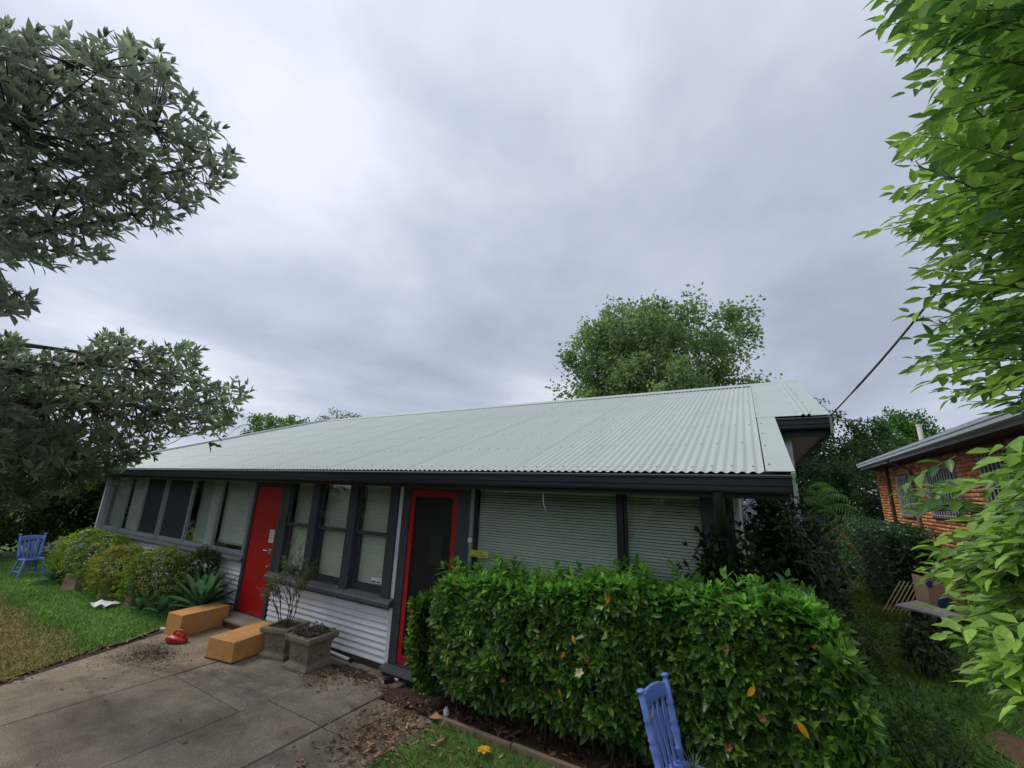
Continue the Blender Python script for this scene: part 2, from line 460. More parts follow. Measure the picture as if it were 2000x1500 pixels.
def blob(mb, c, r, n=10, m_=7, jit=0.12):
    """uneven pebble"""
    v, f = [], []
    for i in range(m_ + 1):
        th = PI * i / m_
        for k in range(n):
            a = 2 * PI * k / n
            q = 1 + random.uniform(-jit, jit)
            v.append((c[0] + r[0] * q * math.sin(th) * math.cos(a), c[1] + r[1] * q * math.sin(th) * math.sin(a), c[2] + r[2] * q * math.cos(th)))
    for i in range(m_):
        for k in range(n):
            f.append((i * n + k, (i + 1) * n + k, (i + 1) * n + (k + 1) % n, i * n + (k + 1) % n))
    return mb.add(v, f)


# ---- leaf clouds -------------------------------------------------
def leaf_template(w=0.4, fold=0.10, curl=0.12, tipw=0.62, seg=3):
    """leaf of length 1 along +Y, upper side +Z; (verts, faces, uvs)"""
    v, f, uv = [(0, 0, 0)], [], [(0.5, 0)]
    prof = {2: [(0.45, 1.0)], 3: [(0.28, 0.86), (0.62, 0.95 * tipw / 0.62)], 4: [(0.18, 0.7), (0.45, 1.0), (0.75, tipw)]}[seg]
    for y, ww in prof:
        zc_ = -curl * y * y
        hw = w / 2 * ww
        v += [(-hw, y, zc_ + fold * ww), (0, y, zc_), (hw, y, zc_ + fold * ww)]
        uv += [(0, y), (0.5, y), (1, y)]
    v.append((0, 1, -curl)); uv.append((0.5, 1))
    k = len(prof)
    f.append((0, 2, 1)); f.append((0, 3, 2))
    for i in range(k - 1):
        a = 1 + 3 * i; b = a + 3
        f.append((a, a + 1, b + 1, b)); f.append((a + 1, a + 2, b + 2, b + 1))
    a = 1 + 3 * (k - 1); t = len(v) - 1
    f.append((a, a + 1, t)); f.append((a + 1, a + 2, t))
    return np.array(v, float), f, np.array(uv, float)


def frames(d, nrm):
    d = d / (np.linalg.norm(d, axis=1, keepdims=True) + 1e-9)
    x = np.cross(d, nrm); x /= (np.linalg.norm(x, axis=1, keepdims=True) + 1e-9)
    z = np.cross(x, d)
    return np.stack([x, d, z], axis=2)      # columns


def cloud_mesh(name, material, pos, R, size, col, tpl, smooth=True):
    """all leaves of one cloud as one mesh; pos (n,3), R (n,3,3), size (n,) or (n,3), col (n,3)"""
    tv, tf, tu = tpl
    n, k = len(pos), len(tv)
    size = np.asarray(size, float)
    if size.ndim == 1:
        size = np.repeat(size[:, None], 3, axis=1)
    loc = tv[None, :, :] * size[:, None, :]
    V = np.einsum('nij,nkj->nki', R, loc) + pos[:, None, :]
    ltot = np.array([len(q) for q in tf]); lpl = int(ltot.sum())
    idx = np.concatenate([np.array(q) for q in tf])
    me = bpy.data.meshes.new(name)
    me.vertices.add(n * k); me.vertices.foreach_set('co', V.reshape(-1).astype(np.float32))
    me.loops.add(n * lpl)
    me.loops.foreach_set('vertex_index', (idx[None, :] + (np.arange(n) * k)[:, None]).reshape(-1).astype(np.int32))
    me.polygons.add(n * len(tf))
    starts = np.concatenate([[0], np.cumsum(ltot)[:-1]])
    me.polygons.foreach_set('loop_start', (starts[None, :] + (np.arange(n) * lpl)[:, None]).reshape(-1).astype(np.int32))
    if smooth:
        me.polygons.foreach_set('use_smooth', np.ones(n * len(tf), dtype=bool))
    uvl = me.uv_layers.new(name='UVMap')
    uvl.data.foreach_set('uv', np.tile(tu[idx].reshape(-1), n).astype(np.float32))
    ca = me.color_attributes.new('Col', 'FLOAT_COLOR', 'POINT')
    c4 = np.ones((n, k, 4), np.float32); c4[:, :, :3] = col[:, None, :]
    ca.data.foreach_set('color', c4.reshape(-1))
    me.materials.append(material)
    me.update(calc_edges=True); me.validate()
    return me


def lerp(a, b, t):
    a = np.array(a, float); b = np.array(b, float); t = np.asarray(t)[:, None]
    return a * (1 - t) + b * t


def leaf_cloud(parent, part, L, material, tpl, singles=0, single_name='leaf', see=True):
    """L: dict pos,dir,nrm,size,col. The `singles` leaves that show largest become parts of their own, the rest one part."""
    pos, R, size, col = L['pos'], frames(L['dir'], L['nrm']), L['size'], L['col']
    if singles:
        c = pos - np.array([0, 0, CAMZ])
        zf = c @ np.array(fwd); xr = (c @ np.array(RGT)) / zf * FPX; yu = (c @ np.array(UPV)) / zf * FPX
        ok = (zf > 0.3) & (np.abs(xr) < 985) & (np.abs(yu) < 735)
        score = np.where(ok, size / np.maximum(zf, 0.1), 0) * L.get('front', np.ones(len(pos)))
        order = np.argsort(-score)
        pick = order[:singles]
        keep = np.ones(len(pos), bool); keep[pick] = False
        # ten shared leaf meshes, from the darkest to the lightest of the picked leaves
        lum = col[pick].sum(1); q = np.argsort(lum); groups = np.array_split(pick[q], 10)
        for g in groups:
            me = cloud_mesh(single_name, material, np.zeros((1, 3)), np.eye(3)[None], np.ones(1), col[g].mean(0)[None], tpl)
            for i in g:
                o = bpy.data.objects.new(single_name, me); COL.objects.link(o)
                mm = Matrix.Identity(4)
                sc = size[i]
                for a in range(3):
                    for b_ in range(3):
                        mm[a][b_] = R[i, a, b_] * sc
                    mm[a][3] = pos[i, a]
                o.parent = parent
                o.matrix_parent_inverse = parent.matrix_basis.inverted()
                o.matrix_basis = mm
        pos, R, size, col = pos[keep], R[keep], size[keep], col[keep]
    o = link(part, cloud_mesh(part, material, pos, R, size, col, tpl), parent, True)
    if singles:
        tag(o, kind='stuff')
    return o


def cat(Ls):
    return {k: np.concatenate([l[k] for l in Ls]) for k in Ls[0]}


def unit(a):
    return a / (np.linalg.norm(a, axis=1, keepdims=True) + 1e-9)


def whorls(p, ax, L, young, old, nw=3, per=4, stem=0.10, jit=0.25, tilt=(1.35, 0.45), yb=0.0):
    """leafy shoots: p (n,3) shoot bases, ax (n,3) axes; leaves get smaller, paler, more upright to the tip"""
    n = len(p); ax = unit(ax)
    a = np.where(np.abs(ax[:, 2:3]) < 0.9, np.array([[0, 0, 1.0]]), np.array([[1.0, 0, 0]]))
    e1 = unit(np.cross(ax, a)); e2 = np.cross(ax, e1)
    P, D, Nn, S, Cc = [], [], [], [], []
    ph0 = rng.uniform(0, 6.28, n)
    base_t = np.clip(rng.normal(0.35 + yb, 0.25, n), 0, 1)
    for w in range(nw):
        t = w / max(1, nw - 1)
        for k in range(per):
            ph = ph0 + 6.283 * (k + 0.5 * (w % 2)) / per + rng.normal(0, jit, n)
            th = (tilt[0] * (1 - t) + tilt[1] * t) + rng.normal(0, jit * 0.7, n)
            rad = e1 * np.cos(ph)[:, None] + e2 * np.sin(ph)[:, None]
            D.append(ax * np.cos(th)[:, None] + rad * np.sin(th)[:, None])
            Nn.append(ax * np.sin(th)[:, None] - rad * np.cos(th)[:, None] + rng.normal(0, 0.15, (n, 3)))
            P.append(p + ax * (stem * t))
            S.append(L * (1.0 - 0.35 * t) * rng.uniform(0.7, 1.2, n))
            tt = np.clip(base_t * 0.6 + 0.5 * t * base_t + rng.normal(0, 0.12, n), 0, 1)
            Cc.append(lerp(old, young, tt) * rng.uniform(0.8, 1.2, n)[:, None])
    return dict(pos=np.concatenate(P), dir=np.concatenate(D), nrm=np.concatenate(Nn), size=np.concatenate(S), col=np.concatenate(Cc))


def sprays(p, ax, up, L, young, old, pairs=5, tw=0.28, jit=0.15, yb=0.0):
    """flat sprays of leaves either side of a twig with one at its end (p: twig bases, ax: twig directions)"""
    n = len(p); ax = unit(ax); sd = unit(np.cross(ax, up)); up = np.cross(sd, ax)
    P, D, Nn, S, Cc = [], [], [], [], []
    twl = tw * rng.uniform(0.7, 1.3, n)
    bt = np.clip(rng.normal(0.36 + yb, 0.30, n), 0, 1)
    for k in range(pairs * 2 + 1):
        t = (k + 1) / (pairs * 2 + 1)
        s = 0 if k == pairs * 2 else (1 if k % 2 else -1)
        sag = -0.18 * t * t
        base = p + ax * (twl * t)[:, None] + np.array([[0, 0, 1]]) * (twl * sag)[:, None]
        d = ax * (0.55 if s else 1) + sd * (s * 0.85) + np.array([[0, 0, -0.15]]) + rng.normal(0, jit, (n, 3))
        P.append(base); D.append(d); Nn.append(up + rng.normal(0, 0.34, (n, 3)))
        S.append(L * (0.75 + 0.35 * math.sin(PI * t)) * rng.uniform(0.8, 1.15, n))
        tt = np.clip(bt + 0.25 * t + rng.normal(0, 0.10, n), 0, 1)
        Cc.append(lerp(old, young, tt) * rng.uniform(0.85, 1.15, n)[:, None])
    return dict(pos=np.concatenate(P), dir=np.concatenate(D), nrm=np.concatenate(Nn), size=np.concatenate(S), col=np.concatenate(Cc))


def in_poly(poly, n):
    """n random pixels inside a pixel polygon"""
    P = np.array(poly, float); lo, hi = P.min(0), P.max(0)
    res = []
    while len(res) < n:
        q = rng.uniform(lo, hi, (n * 2, 2))
        ins = np.zeros(len(q), bool); j = len(P) - 1
        for i in range(len(P)):
            c = ((P[i, 1] > q[:, 1]) != (P[j, 1] > q[:, 1])) & (q[:, 0] < (P[j, 0] - P[i, 0]) * (q[:, 1] - P[i, 1]) / (P[j, 1] - P[i, 1] + 1e-9) + P[i, 0])
            ins ^= c; j = i
        res += list(q[ins])
    return np.array(res[:n])


T_OVAL = leaf_template(0.40, 0.07, 0.14, 0.66, 4)
T_HEDGE = leaf_template(0.42, 0.06, 0.16, 0.66, 4)
T_BROAD = leaf_template(0.44, 0.09, 0.16, 0.58, 4)
T_LANCE = leaf_template(0.30, 0.05, 0.12, 0.62, 3)
T_FAR = leaf_template(0.62, 0.10, 0.05, 0.7, 2)


def far_cloud(c, r, nclump, per, leaf, dark, light, clump_r=0.16, shell=0.55, updir=0.5, seed=0, top_light=0.0):
    """crown of a far tree: clumps spread through an ellipsoid, leaves spread through each clump"""
    g = np.random.default_rng(seed)
    d = unit(g.normal(size=(nclump, 3)))
    rr = g.uniform(shell ** 3, 1, nclump) ** (1 / 3)
    lob = 1 + 0.16 * np.sin(d[:, 0] * 5 + seed) * np.cos(d[:, 1] * 4 + seed * 2) + 0.10 * np.sin(d[:, 2] * 9 + seed)
    cc = np.array(c) + d * (rr * lob)[:, None] * np.array(r)
    cr_ = clump_r * float(np.mean(r)) * g.uniform(0.6, 1.3, nclump)
    tone = np.clip(g.normal(0.45, 0.28, nclump), 0, 1)
    pos = np.repeat(cc, per, axis=0) + np.clip(g.normal(0, 0.5, (nclump * per, 3)), -0.85, 0.85) * np.repeat(cr_, per)[:, None]
    n = len(pos)
    dr = unit(g.normal(size=(n, 3)) + np.repeat(d, per, axis=0) * 0.6 + np.array([0, 0, -0.1]))
    nm = unit(g.normal(size=(n, 3)) * 0.8 + np.array([0, 0, updir]) + np.repeat(d, per, axis=0) * 0.4)
    t = np.clip(np.repeat(tone, per) + g.normal(0, 0.18, n), 0, 1)
    col = lerp(dark, light, t) * g.uniform(0.8, 1.2, n)[:, None]
    return dict(pos=pos, dir=dr, nrm=nm, size=leaf * g.uniform(0.7, 1.3, n), col=col), cc


def tree(name, label, cat_, base, c, r, nclump, per, leaf, dark, light, trunk=0.2, seed=1, group=None, material=None, tpl=None, limbs=14, **k):
    t = thing(name, label, cat_, base, 0, group)
    L, cc = far_cloud(c, r, nclump, per, leaf, dark, light, seed=seed, **k)
    leaf_cloud(t, 'crown', L, material or M['leaf_far'], tpl or T_FAR)
    mb = MB()
    b = Vector(base); top = Vector(c) + Vector((0, 0, r[2] * 0.3))
    fork = b.lerp(Vector(c), 0.55)
    mb.tube([b, b.lerp(fork, 0.5) + Vector((trunk * 0.4, 0, 0)), fork, top], [trunk * 1.25, trunk, trunk * 0.8, trunk * 0.2], 8)
    for i in range(min(limbs, len(cc))):
        e = Vector(cc[i])
        s = fork.lerp(top, (i % 5) / 6)
        mb.tube([s, s.lerp(e, 0.5) + Vector((0, 0, -0.06 * r[2])), e], [trunk * 0.38, trunk * 0.22, trunk * 0.05], 6)
    mb.build('trunk', M['bark'], t, True, smooth=True)
    return t


def text_mesh(s, size, name, material, ext=0.0006, align='CENTER'):
    cu = bpy.data.curves.new(name, 'FONT'); cu.body = s; cu.size = size; cu.extrude = ext
    cu.align_x = align; cu.align_y = 'CENTER'; cu.resolution_u = 2
    tmp = bpy.data.objects.new('tmp', cu); COL.objects.link(tmp)
    dg = bpy.context.evaluated_depsgraph_get(); dg.update()
    me = bpy.data.meshes.new_from_object(tmp.evaluated_get(dg))
    bpy.data.objects.remove(tmp); bpy.data.curves.remove(cu)
    me.name = name; me.materials.clear(); me.materials.append(material)
    return me


# ================================================================== THE SETTING
def sheet(name, poly, z, material, label, cat_, kind='structure', parent=None):
    mb = MB(); mb.add([(x, y, z) for x, y in poly], [tuple(range(len(poly)))])
    o = mb.build(name, material, parent)
    return tag(o, label, cat_, kind=kind)


# ground: one sheet to the horizon
mb = MB(); mb.add([(-300, -300, -0.05), (300, -300, -0.05), (300, 300, -0.05), (-300, 300, -0.05)], [(0, 1, 2, 3)])
tag(mb.build('ground', M['ground']), 'rough dark green ground around the houses', 'ground', kind='structure')

# concrete paving, panel by panel (world y runs towards the house)
pav = tag(bpy.data.objects.new('pavement', None), 'weathered concrete paving in front of the doors', 'pavement', kind='structure')
COL.objects.link(pav)


def left_edge(y):          # the lawn edge of the paving
    return -6.72 - 0.46 * y


def panel(poly, material, dz=0.0):
    mb = MB(); n = len(poly)
    cx = sum(p[0] for p in poly) / n; cy = sum(p[1] for p in poly) / n
    top = [(x, y, dz) for x, y in poly]; bot = [(x, y, -0.10) for x, y in poly]
    mb.add(top + bot, [tuple(range(n))] + [(k, k + n, (k + 1) % n + n, (k + 1) % n) for k in range(n)])
    me = mb.mesh('slab', material)
    bm = bmesh.new(); bm.from_mesh(me)
    bmesh.ops.bevel(bm, geom=[e_ for e_ in bm.edges if all(abs(v.co.z - dz) < 1e-6 for v in e_.verts)], offset=0.008, segments=2, affect='EDGES', profile=0.5)
    bm.to_mesh(me); bm.free()
    link('slab', me, pav)


J = 0.007
YB = 4.36
for k, (ya, yb) in enumerate(((-1.6, 0.4), (0.4 + 2 * J, YB))):
    panel([(left_edge(ya), ya), (-6.25 - J, ya), (-6.25 - J, yb), (max(left_edge(yb), -8.35), yb)], M['concrete'])
for ya, yb, mt in ((-1.6, 2.88 - J, 'concrete'), (2.88 + J, YB, 'concrete2')):
    panel([(-6.25 + J, ya), (-4.76 - J, ya), (-4.76 - J, yb), (-6.25 + J, yb)], M[mt], -0.004 if mt == 'concrete2' else 0)
for ya, yb, mt in ((-1.6, 1.2, 'concrete'), (1.2 + 2 * J, 3.16 - J, 'concrete'), (3.16 + J, YB, 'concrete2')):
    panel([(-4.76 + J, ya), (-3.86 - J, ya), (-3.86 - J, yb), (-4.76 + J, yb)], M[mt], 0.003)
for ya, yb in ((-1.6, 1.2), (1.2 + 2 * J, 3.16 - J), (3.16 + J, 3.85)):
    panel([(-3.86 + J, ya), (-3.05, ya), (-3.05, yb), (-3.86 + J, yb)], M['concrete2'], -0.003)
# dark soil in the joints and below the paving
tag(sheet('soil', [(-9.2, -1.7), (-2.9, -1.7), (-2.9, 4.4), (-9.2, 4.4)], -0.030, M['soil'], 'dark soil under and beside the paving', 'soil'))

# lawns
sheet('lawn', [(-30, 2.66), (left_edge(2.66) - 0.04, 2.66), (-8.0, 3.0), (-8.42, 3.7), (-8.42, 4.4), (-30, 4.4)], -0.008, M['lawn'], 'green lawn in front of the garden bushes', 'lawn')
sheet('dry_lawn', [(-30, -1.7), (left_edge(-1.7) - 0.02, -1.7), (left_edge(2.66) - 0.04, 2.66), (-30, 2.66)], -0.006, M['dry_lawn'], 'browned dry lawn beside the concrete paving', 'lawn')
sheet('near_lawn', [(-3.05, -1.7), (3.2, -1.7), (3.2, 3.86), (-3.05, 3.86)], -0.008, M['lawn'], 'small lawn in front of the clipped hedge', 'lawn')
sheet('garden_bed', [(-3.35, 3.90), (0.9, 3.90), (0.9, 4.5), (-3.35, 4.5)], -0.004, M['mulch'], 'brown soil bed under the clipped hedge', 'garden bed')
sheet('side_path', [(0.55, 12.2), (1.80, 12.2), (1.95, 24), (0.55, 24)], -0.012, M['concrete2'], 'narrow concrete path along the side of the house', 'path')
sheet('side_lawn', [(0.42, 3.87), (3.6, 3.87), (3.6, 24), (1.98, 24), (1.83, 12.15), (0.42, 12.15)], -0.014, M['lawn'], 'overgrown strip of grass beside the path', 'lawn')

# garden edging in front of the hedge: three lengths laid end to end
xs = [-3.06, -2.0, -1.55, 0.9]
for i, (a, b, lab) in enumerate(((-3.06, -2.18, 'short length of pale edging board nearest the screen door'),
                                 (-2.165, -0.95, 'middle length of edging board along the hedge bed'),
                                 (-0.935, 0.6, 'length of edging board beneath the blue chair by the hedge'))):
    mb = MB(); mb.box(a, b, 3.865, 3.905, -0.08, 0.035 + 0.008 * (i % 2))
    tag(mb.build('edging_board', M['edging'], bevel=0.006), lab, 'edging', 'boards edging the hedge bed')


# ---- grass ------------------------------------------------------------
BLADE = (np.array([(-0.5, 0, 0), (0.5, 0, 0), (-0.32, 0.55, 0.10), (0.32, 0.55, 0.10), (0, 1, 0.34)], float), [(0, 1, 3, 2), (2, 3, 4)],
         np.array([(0, 0), (1, 0), (0, .5), (1, .5), (.5, 1)], float))


def grass(name, label, poly, n, h, wdt, cols, zed=-0.008, keep=None, lean=0.55):
    P = np.array(poly, float); q = in_poly(poly, n)
    if keep is not None:
        q = q[keep(q)]
    n = len(q)
    pos = np.column_stack([q, np.full(n, zed)])
    d = np.column_stack([rng.normal(0, lean, n), rng.normal(0, lean, n), np.ones(n)])
    nm = np.column_stack([rng.normal(0, 1, n), rng.normal(0, 1, n), np.full(n, 0.2)])
    hh = h * rng.uniform(0.5, 1.35, n)
    size = np.column_stack([np.full(n, wdt) * rng.uniform(0.7, 1.3, n), hh, hh])
    c = cols(q, n)
    o = link(name, cloud_mesh(name, M['blade'], pos, frames(d, nm), size, c, BLADE, smooth=False))
    return tag(o, label, 'grass', kind='stuff')


def green_cols(dark, light, spots=None):
    def f(q, n):
        big = 0.5 + 0.35 * np.sin(q[:, 0] * 2.1 + 1.3 * np.sin(q[:, 1] * 1.7)) * np.cos(q[:, 1] * 2.6 + q[:, 0] * 0.6)
        t = np.clip(big + rng.normal(0, 0.22, n), 0, 1)
        c = lerp(dark, light, t) * rng.uniform(0.8, 1.2, n)[:, None]
        straw = rng.uniform(0, 1, n) < 0.05
        c[straw] = np.array([0.20, 0.16, 0.06]) * rng.uniform(0.7, 1.2, straw.sum())[:, None]
        return c
    return f


def dry_cols(q, n):
    edge = np.clip((2.66 - q[:, 1]) / 0.5, 0, 1)
    near = np.clip((q[:, 0] - (-6.72 - 0.46 * q[:, 1]) + 0.28) / 0.25, 0, 1)          # green fringe by the paving
    big = 0.5 + 0.4 * np.sin(q[:, 0] * 1.6 + np.sin(q[:, 1] * 2.3)) * np.cos(q[:, 1] * 1.9)
    t = np.clip(0.75 * edge - 0.25 * big + rng.normal(0.10, 0.2, n), 0, 1) * (1 - 0.9 * near)
    g = lerp((0.098, 0.210, 0.031), (0.161, 0.280, 0.042), rng.uniform(0, 1, n))
    b = lerp((0.280, 0.203, 0.056), (0.476, 0.329, 0.112), rng.uniform(0, 1, n))
    return g * (1 - t[:, None]) + b * t[:, None]


edge_ok = lambda q: q[:, 0] < (-6.72 - 0.46 * q[:, 1]) + 0.02 + 0.035 * np.sin(q[:, 1] * 9) + rng.normal(0, 0.015, len(q))
lawn_poly = [(-18, 2.5), (-7.7, 2.5), (-8.0, 3.0), (-8.40, 3.7), (-8.3, 4.35), (-18, 4.35)]
grass('lawn_grass', 'short green grass of the lawn by the garden bushes', lawn_poly, 60000, 0.045, 0.010,
      green_cols((0.140, 0.300, 0.048), (0.275, 0.500, 0.090)), keep=lambda q: (q[:, 1] > 2.62 + 0.10 * np.sin(q[:, 0] * 3.3) + rng.normal(0, 0.05, len(q))) & edge_ok(q))
grass('dry_grass', 'short browned grass beside the concrete paving', [(-18, 0.2), (-6.6, 0.2), (-7.9, 2.75), (-18, 2.75)], 52000, 0.038, 0.010,
      dry_cols, keep=lambda q: edge_ok(q))
grass('near_lawn_grass', 'green grass with dead leaves in front of the hedge', [(-3.25, 1.6), (1.8, 1.6), (2.6, 3.86), (-2.95, 3.86)], 34000, 0.055, 0.0055,
      green_cols((0.050, 0.126, 0.022), (0.126, 0.266, 0.048)), keep=lambda q: q[:, 0] > -3.1 + 0.25 * np.sin(q[:, 1] * 4.1) + rng.normal(0, 0.08, len(q)))


def side_keep(q):
    bare = ((q[:, 0] - 1.93) / 0.22) ** 2 + ((q[:, 1] - 6.55) / 0.42) ** 2 < 1 + rng.normal(0, 0.3, len(q))
    return ~bare


grass('side_grass', 'rough long grass at the side of the house', [(0.42, 3.87), (3.6, 3.87), (3.6, 13), (1.8, 13), (1.75, 12.1), (0.42, 12.1)], 58000, 0.10, 0.008,
      green_cols((0.075, 0.190, 0.034), (0.225, 0.426, 0.072)), keep=side_keep, lean=0.8, zed=-0.014)
grass('path_weeds', 'bright weeds growing along the side path', [(1.55, 11.5), (2.5, 11.5), (2.6, 24), (1.75, 24)], 12000, 0.16, 0.014,
      green_cols((0.070, 0.112, 0.017), (0.182, 0.238, 0.039)), lean=0.9, zed=-0.014)

# bare patch of dry clippings in the side grass
mb = MB()
pts = []
for k in range(18):
    a = 2 * PI * k / 18
    q = 1 + random.uniform(-0.15, 0.15)
    pts.append((1.93 + 0.26 * q * math.cos(a), 6.55 + 0.45 * q * math.sin(a), 0.006))
mb.add(pts, [tuple(range(18))])
tag(mb.build('dry_patch', mat('dry_clippings', (0.21, 0.135, 0.065), 0.95, 0.35, 14, bump=0.8, bscale=80)), 'bare brown patch in the grass at the side', 'bare patch', kind='structure')

# leaf litter
LIT = leaf_template(0.34, 0.16, -0.25, 0.6, 3)


def litter(name, label, pts, size=(0.05, 0.11), cols=((0.11, 0.055, 0.030), (0.36, 0.24, 0.13)), z=0.008):
    n = len(pts)
    pos = np.column_stack([pts, np.full(n, z) + rng.uniform(0, 0.012, n)])
    a = rng.uniform(0, 6.28, n)
    d = np.column_stack([np.cos(a), np.sin(a), rng.normal(0, 0.22, n)])
    nm = np.column_stack([rng.normal(0, 0.35, n), rng.normal(0, 0.35, n), np.where(rng.uniform(0, 1, n) < 0.5, 1, -1)])
    c = lerp(cols[0], cols[1], np.clip(rng.beta(1.2, 1.8, n), 0, 1)) * rng.uniform(0.8, 1.2, n)[:, None]
    o = link(name, cloud_mesh(name, M['litter'], pos, frames(d, nm), rng.uniform(*size, n), c, LIT))
    return tag(o, label, 'dead leaves', kind='stuff')


def gauss(c, s, n):
    return np.column_stack([rng.normal(c[0], s[0], n), rng.normal(c[1], s[1], n)])


heap = np.concatenate([gauss((-3.28, 3.35), (0.20, 0.32), 300), gauss((-3.2, 2.9), (0.22, 0.4), 110), gauss((-3.45, 3.75), (0.22, 0.16), 70), gauss((-2.7, 3.5), (0.4, 0.22), 80)])
heap = heap[(heap[:, 1] < 4.2)]
litter('leaf_litter', 'heap of dead brown leaves where the paving meets the hedge', heap, size=(0.03, 0.09), cols=((0.10, 0.052, 0.030), (0.42, 0.27, 0.15)))
litter('bed_litter', 'dead leaves on the soil under the hedge', np.column_stack([rng.uniform(-3.0, 0.4, 500), rng.uniform(3.92, 4.4, 500)]), cols=((0.07, 0.035, 0.02), (0.22, 0.13, 0.07)))
sc_ = np.column_stack([rng.uniform(-8.0, -3.2, 110), rng.uniform(0.9, 4.2, 110)])
litter('scattered_leaves', 'single dead leaves strewn over the paving', sc_[sc_[:, 0] > left_edge(sc_[:, 1])], size=(0.02, 0.055), z=0.010)
pl_ = np.concatenate([gauss((-4.72, 3.80), (0.14, 0.12), 150), gauss((-4.5, 4.05), (0.25, 0.1), 120)])
litter('planter_litter', 'drift of dead leaves beside the stone planter', pl_[pl_[:, 1] < 4.25], size=(0.03, 0.07))
ed_y = rng.uniform(1.2, 3.6, 170)
litter('edge_litter', 'dead leaves along the lawn edge of the paving', np.column_stack([left_edge(ed_y) + np.abs(rng.normal(0.02, 0.10, 170)), ed_y]), size=(0.025, 0.07))
litter('bark_crumbs', 'dark crumbs of bark spilled on the paving', np.concatenate([gauss((-7.15, 3.0), (0.20, 0.13), 1800), gauss((-7.4, 2.9), (0.45, 0.25), 900)]), size=(0.008, 0.028), cols=((0.02, 0.014, 0.010), (0.06, 0.04, 0.028)), z=0.002)
litter('soil_spill', 'brown soil and crumbs in front of the screen door', np.concatenate([gauss((-3.75, 4.02), (0.26, 0.13), 900), gauss((-3.3, 3.6), (0.25, 0.3), 1500)]), size=(0.006, 0.025), cols=((0.05, 0.022, 0.012), (0.13, 0.06, 0.035)), z=0.004)


# soil spills lying on the slabs (flat heaps with their own outline)
def spill(name, label, c, rx, ry, h, material, seed):
    g = random.Random(seed)
    n = 40; v = [(c[0], c[1], h)]; f = []
    for ring, s in ((0, 0.55), (1, 1.0)):
        for k in range(n):
            a = 2 * PI * k / n
            q = s * (1 + (g.uniform(-0.30, 0.25) if ring else 0.05))
            v.append((c[0] + rx * q * math.cos(a), c[1] + ry * q * math.sin(a), h * 0.7 if ring == 0 else 0.0005))
    for k in range(n):
        f.append((0, 1 + k, 1 + (k + 1) % n)); f.append((1 + k, 1 + n + k, 1 + n + (k + 1) % n, 1 + (k + 1) % n))
    mb = MB(); mb.add(v, f)
    return tag(mb.build(name, material, smooth=True), label, 'soil', kind='stuff')


spill('soil_heap', 'low spread of red brown soil before the screen door', (-3.66, 4.03), 0.34, 0.15, 0.018, M['mulch'], 3)
spill('soil_heap', 'dark soil swept against the wall by the planters', (-4.60, 4.13), 0.40, 0.13, 0.016, M['soil'], 5)


# ================================================================== THE HOUSE
D = 4.4
HL = (-7.6, 4.4, 0)
house = thing('house', 'long low house with pale green corrugated roof and red doors', 'house', HL)


def hp(name, mb, mt, parent=None, **k):
    return mb.build(name, M[mt] if isinstance(mt, str) else mt, parent or house, parent is None or parent is house, **k)


# --- roof: corrugated sheets over the whole front slope
YE, ZE, PIT = 3.85, 2.46, math.radians(20)
TANP, COSP, SINP = math.tan(PIT), math.cos(PIT), math.sin(PIT)
YR = 9.40
ZR = ZE + (YR - YE) * TANP
XR0, XL_R, XL_E = 0.045, -13.3, -15.65
PITCHC, AMP = 0.0762, 0.0085


def ytop(x):
    return YR if x > XL_R else YE + 0.02 + (YR - YE) * max(0.0, (x - XL_E) / (XL_R - XL_E))


def rz(y, h=0.0):
    return ZE + (y - YE) * TANP + h / COSP


def sheet_mesh(x_right, ncor):
    sub = 8; n = ncor * sub
    v, f = [], []
    for j in range(n + 1):
        x = x_right - j * PITCHC / sub
        h = AMP * math.cos(2 * PI * j / sub)
        yt = ytop(x)
        for y in (YE, max(YE + 0.001, yt)):
            v.append((x, y - h * SINP, rz(y) + h * COSP))
    for j in range(n):
        f.append((2 * j, 2 * j + 1, 2 * j + 3, 2 * j + 2))
    mb = MB(); mb.add(v, f)
    return mb.mesh('roof_sheet', M['roof'], smooth=True)


x = XR0
base_me = None
i = 0
while x > XL_E + 0.09:
    nc = min(10, int((x - XL_E) / PITCHC))
    full = nc == 10 and x - 10 * PITCHC > XL_R
    if full:
        if base_me is None:
            base_me = sheet_mesh(0, 10)
        o = link('roof_sheet', base_me, house, True)
        o.location = (x, 0, 0.0012 * (i % 2)); 
    else:
        o = link('roof_sheet', sheet_mesh(x, nc), house, True)
    x -= nc * PITCHC; i += 1

# left hip plane and rear slope close the roof
mb = MB()
mb.add([(XL_E, YE, ZE - 0.02), (XL_R, YR, ZR - 0.02), (XL_E, 14.9, ZE - 0.02), (0.8, 14.9, ZE - 0.02), (0.8, YR, ZR - 0.02)], [(0, 1, 2), (1, 4, 3, 2)])
hp('rear_roof', mb, 'roof')
mb = MB(); mb.add([(XL_E, YE + 0.03, ZE - 0.03), (0.2, YE + 0.03, ZE - 0.03), (0.2, 6.0, rz(6.0) - 0.03), (0.78, 6.0, rz(6.0) - 0.03), (0.78, YR, ZR - 0.03), (XL_R, YR, ZR - 0.03)], [(0, 1, 2, 3, 4, 5)])
hp('roof_underlay', mb, 'fascia')
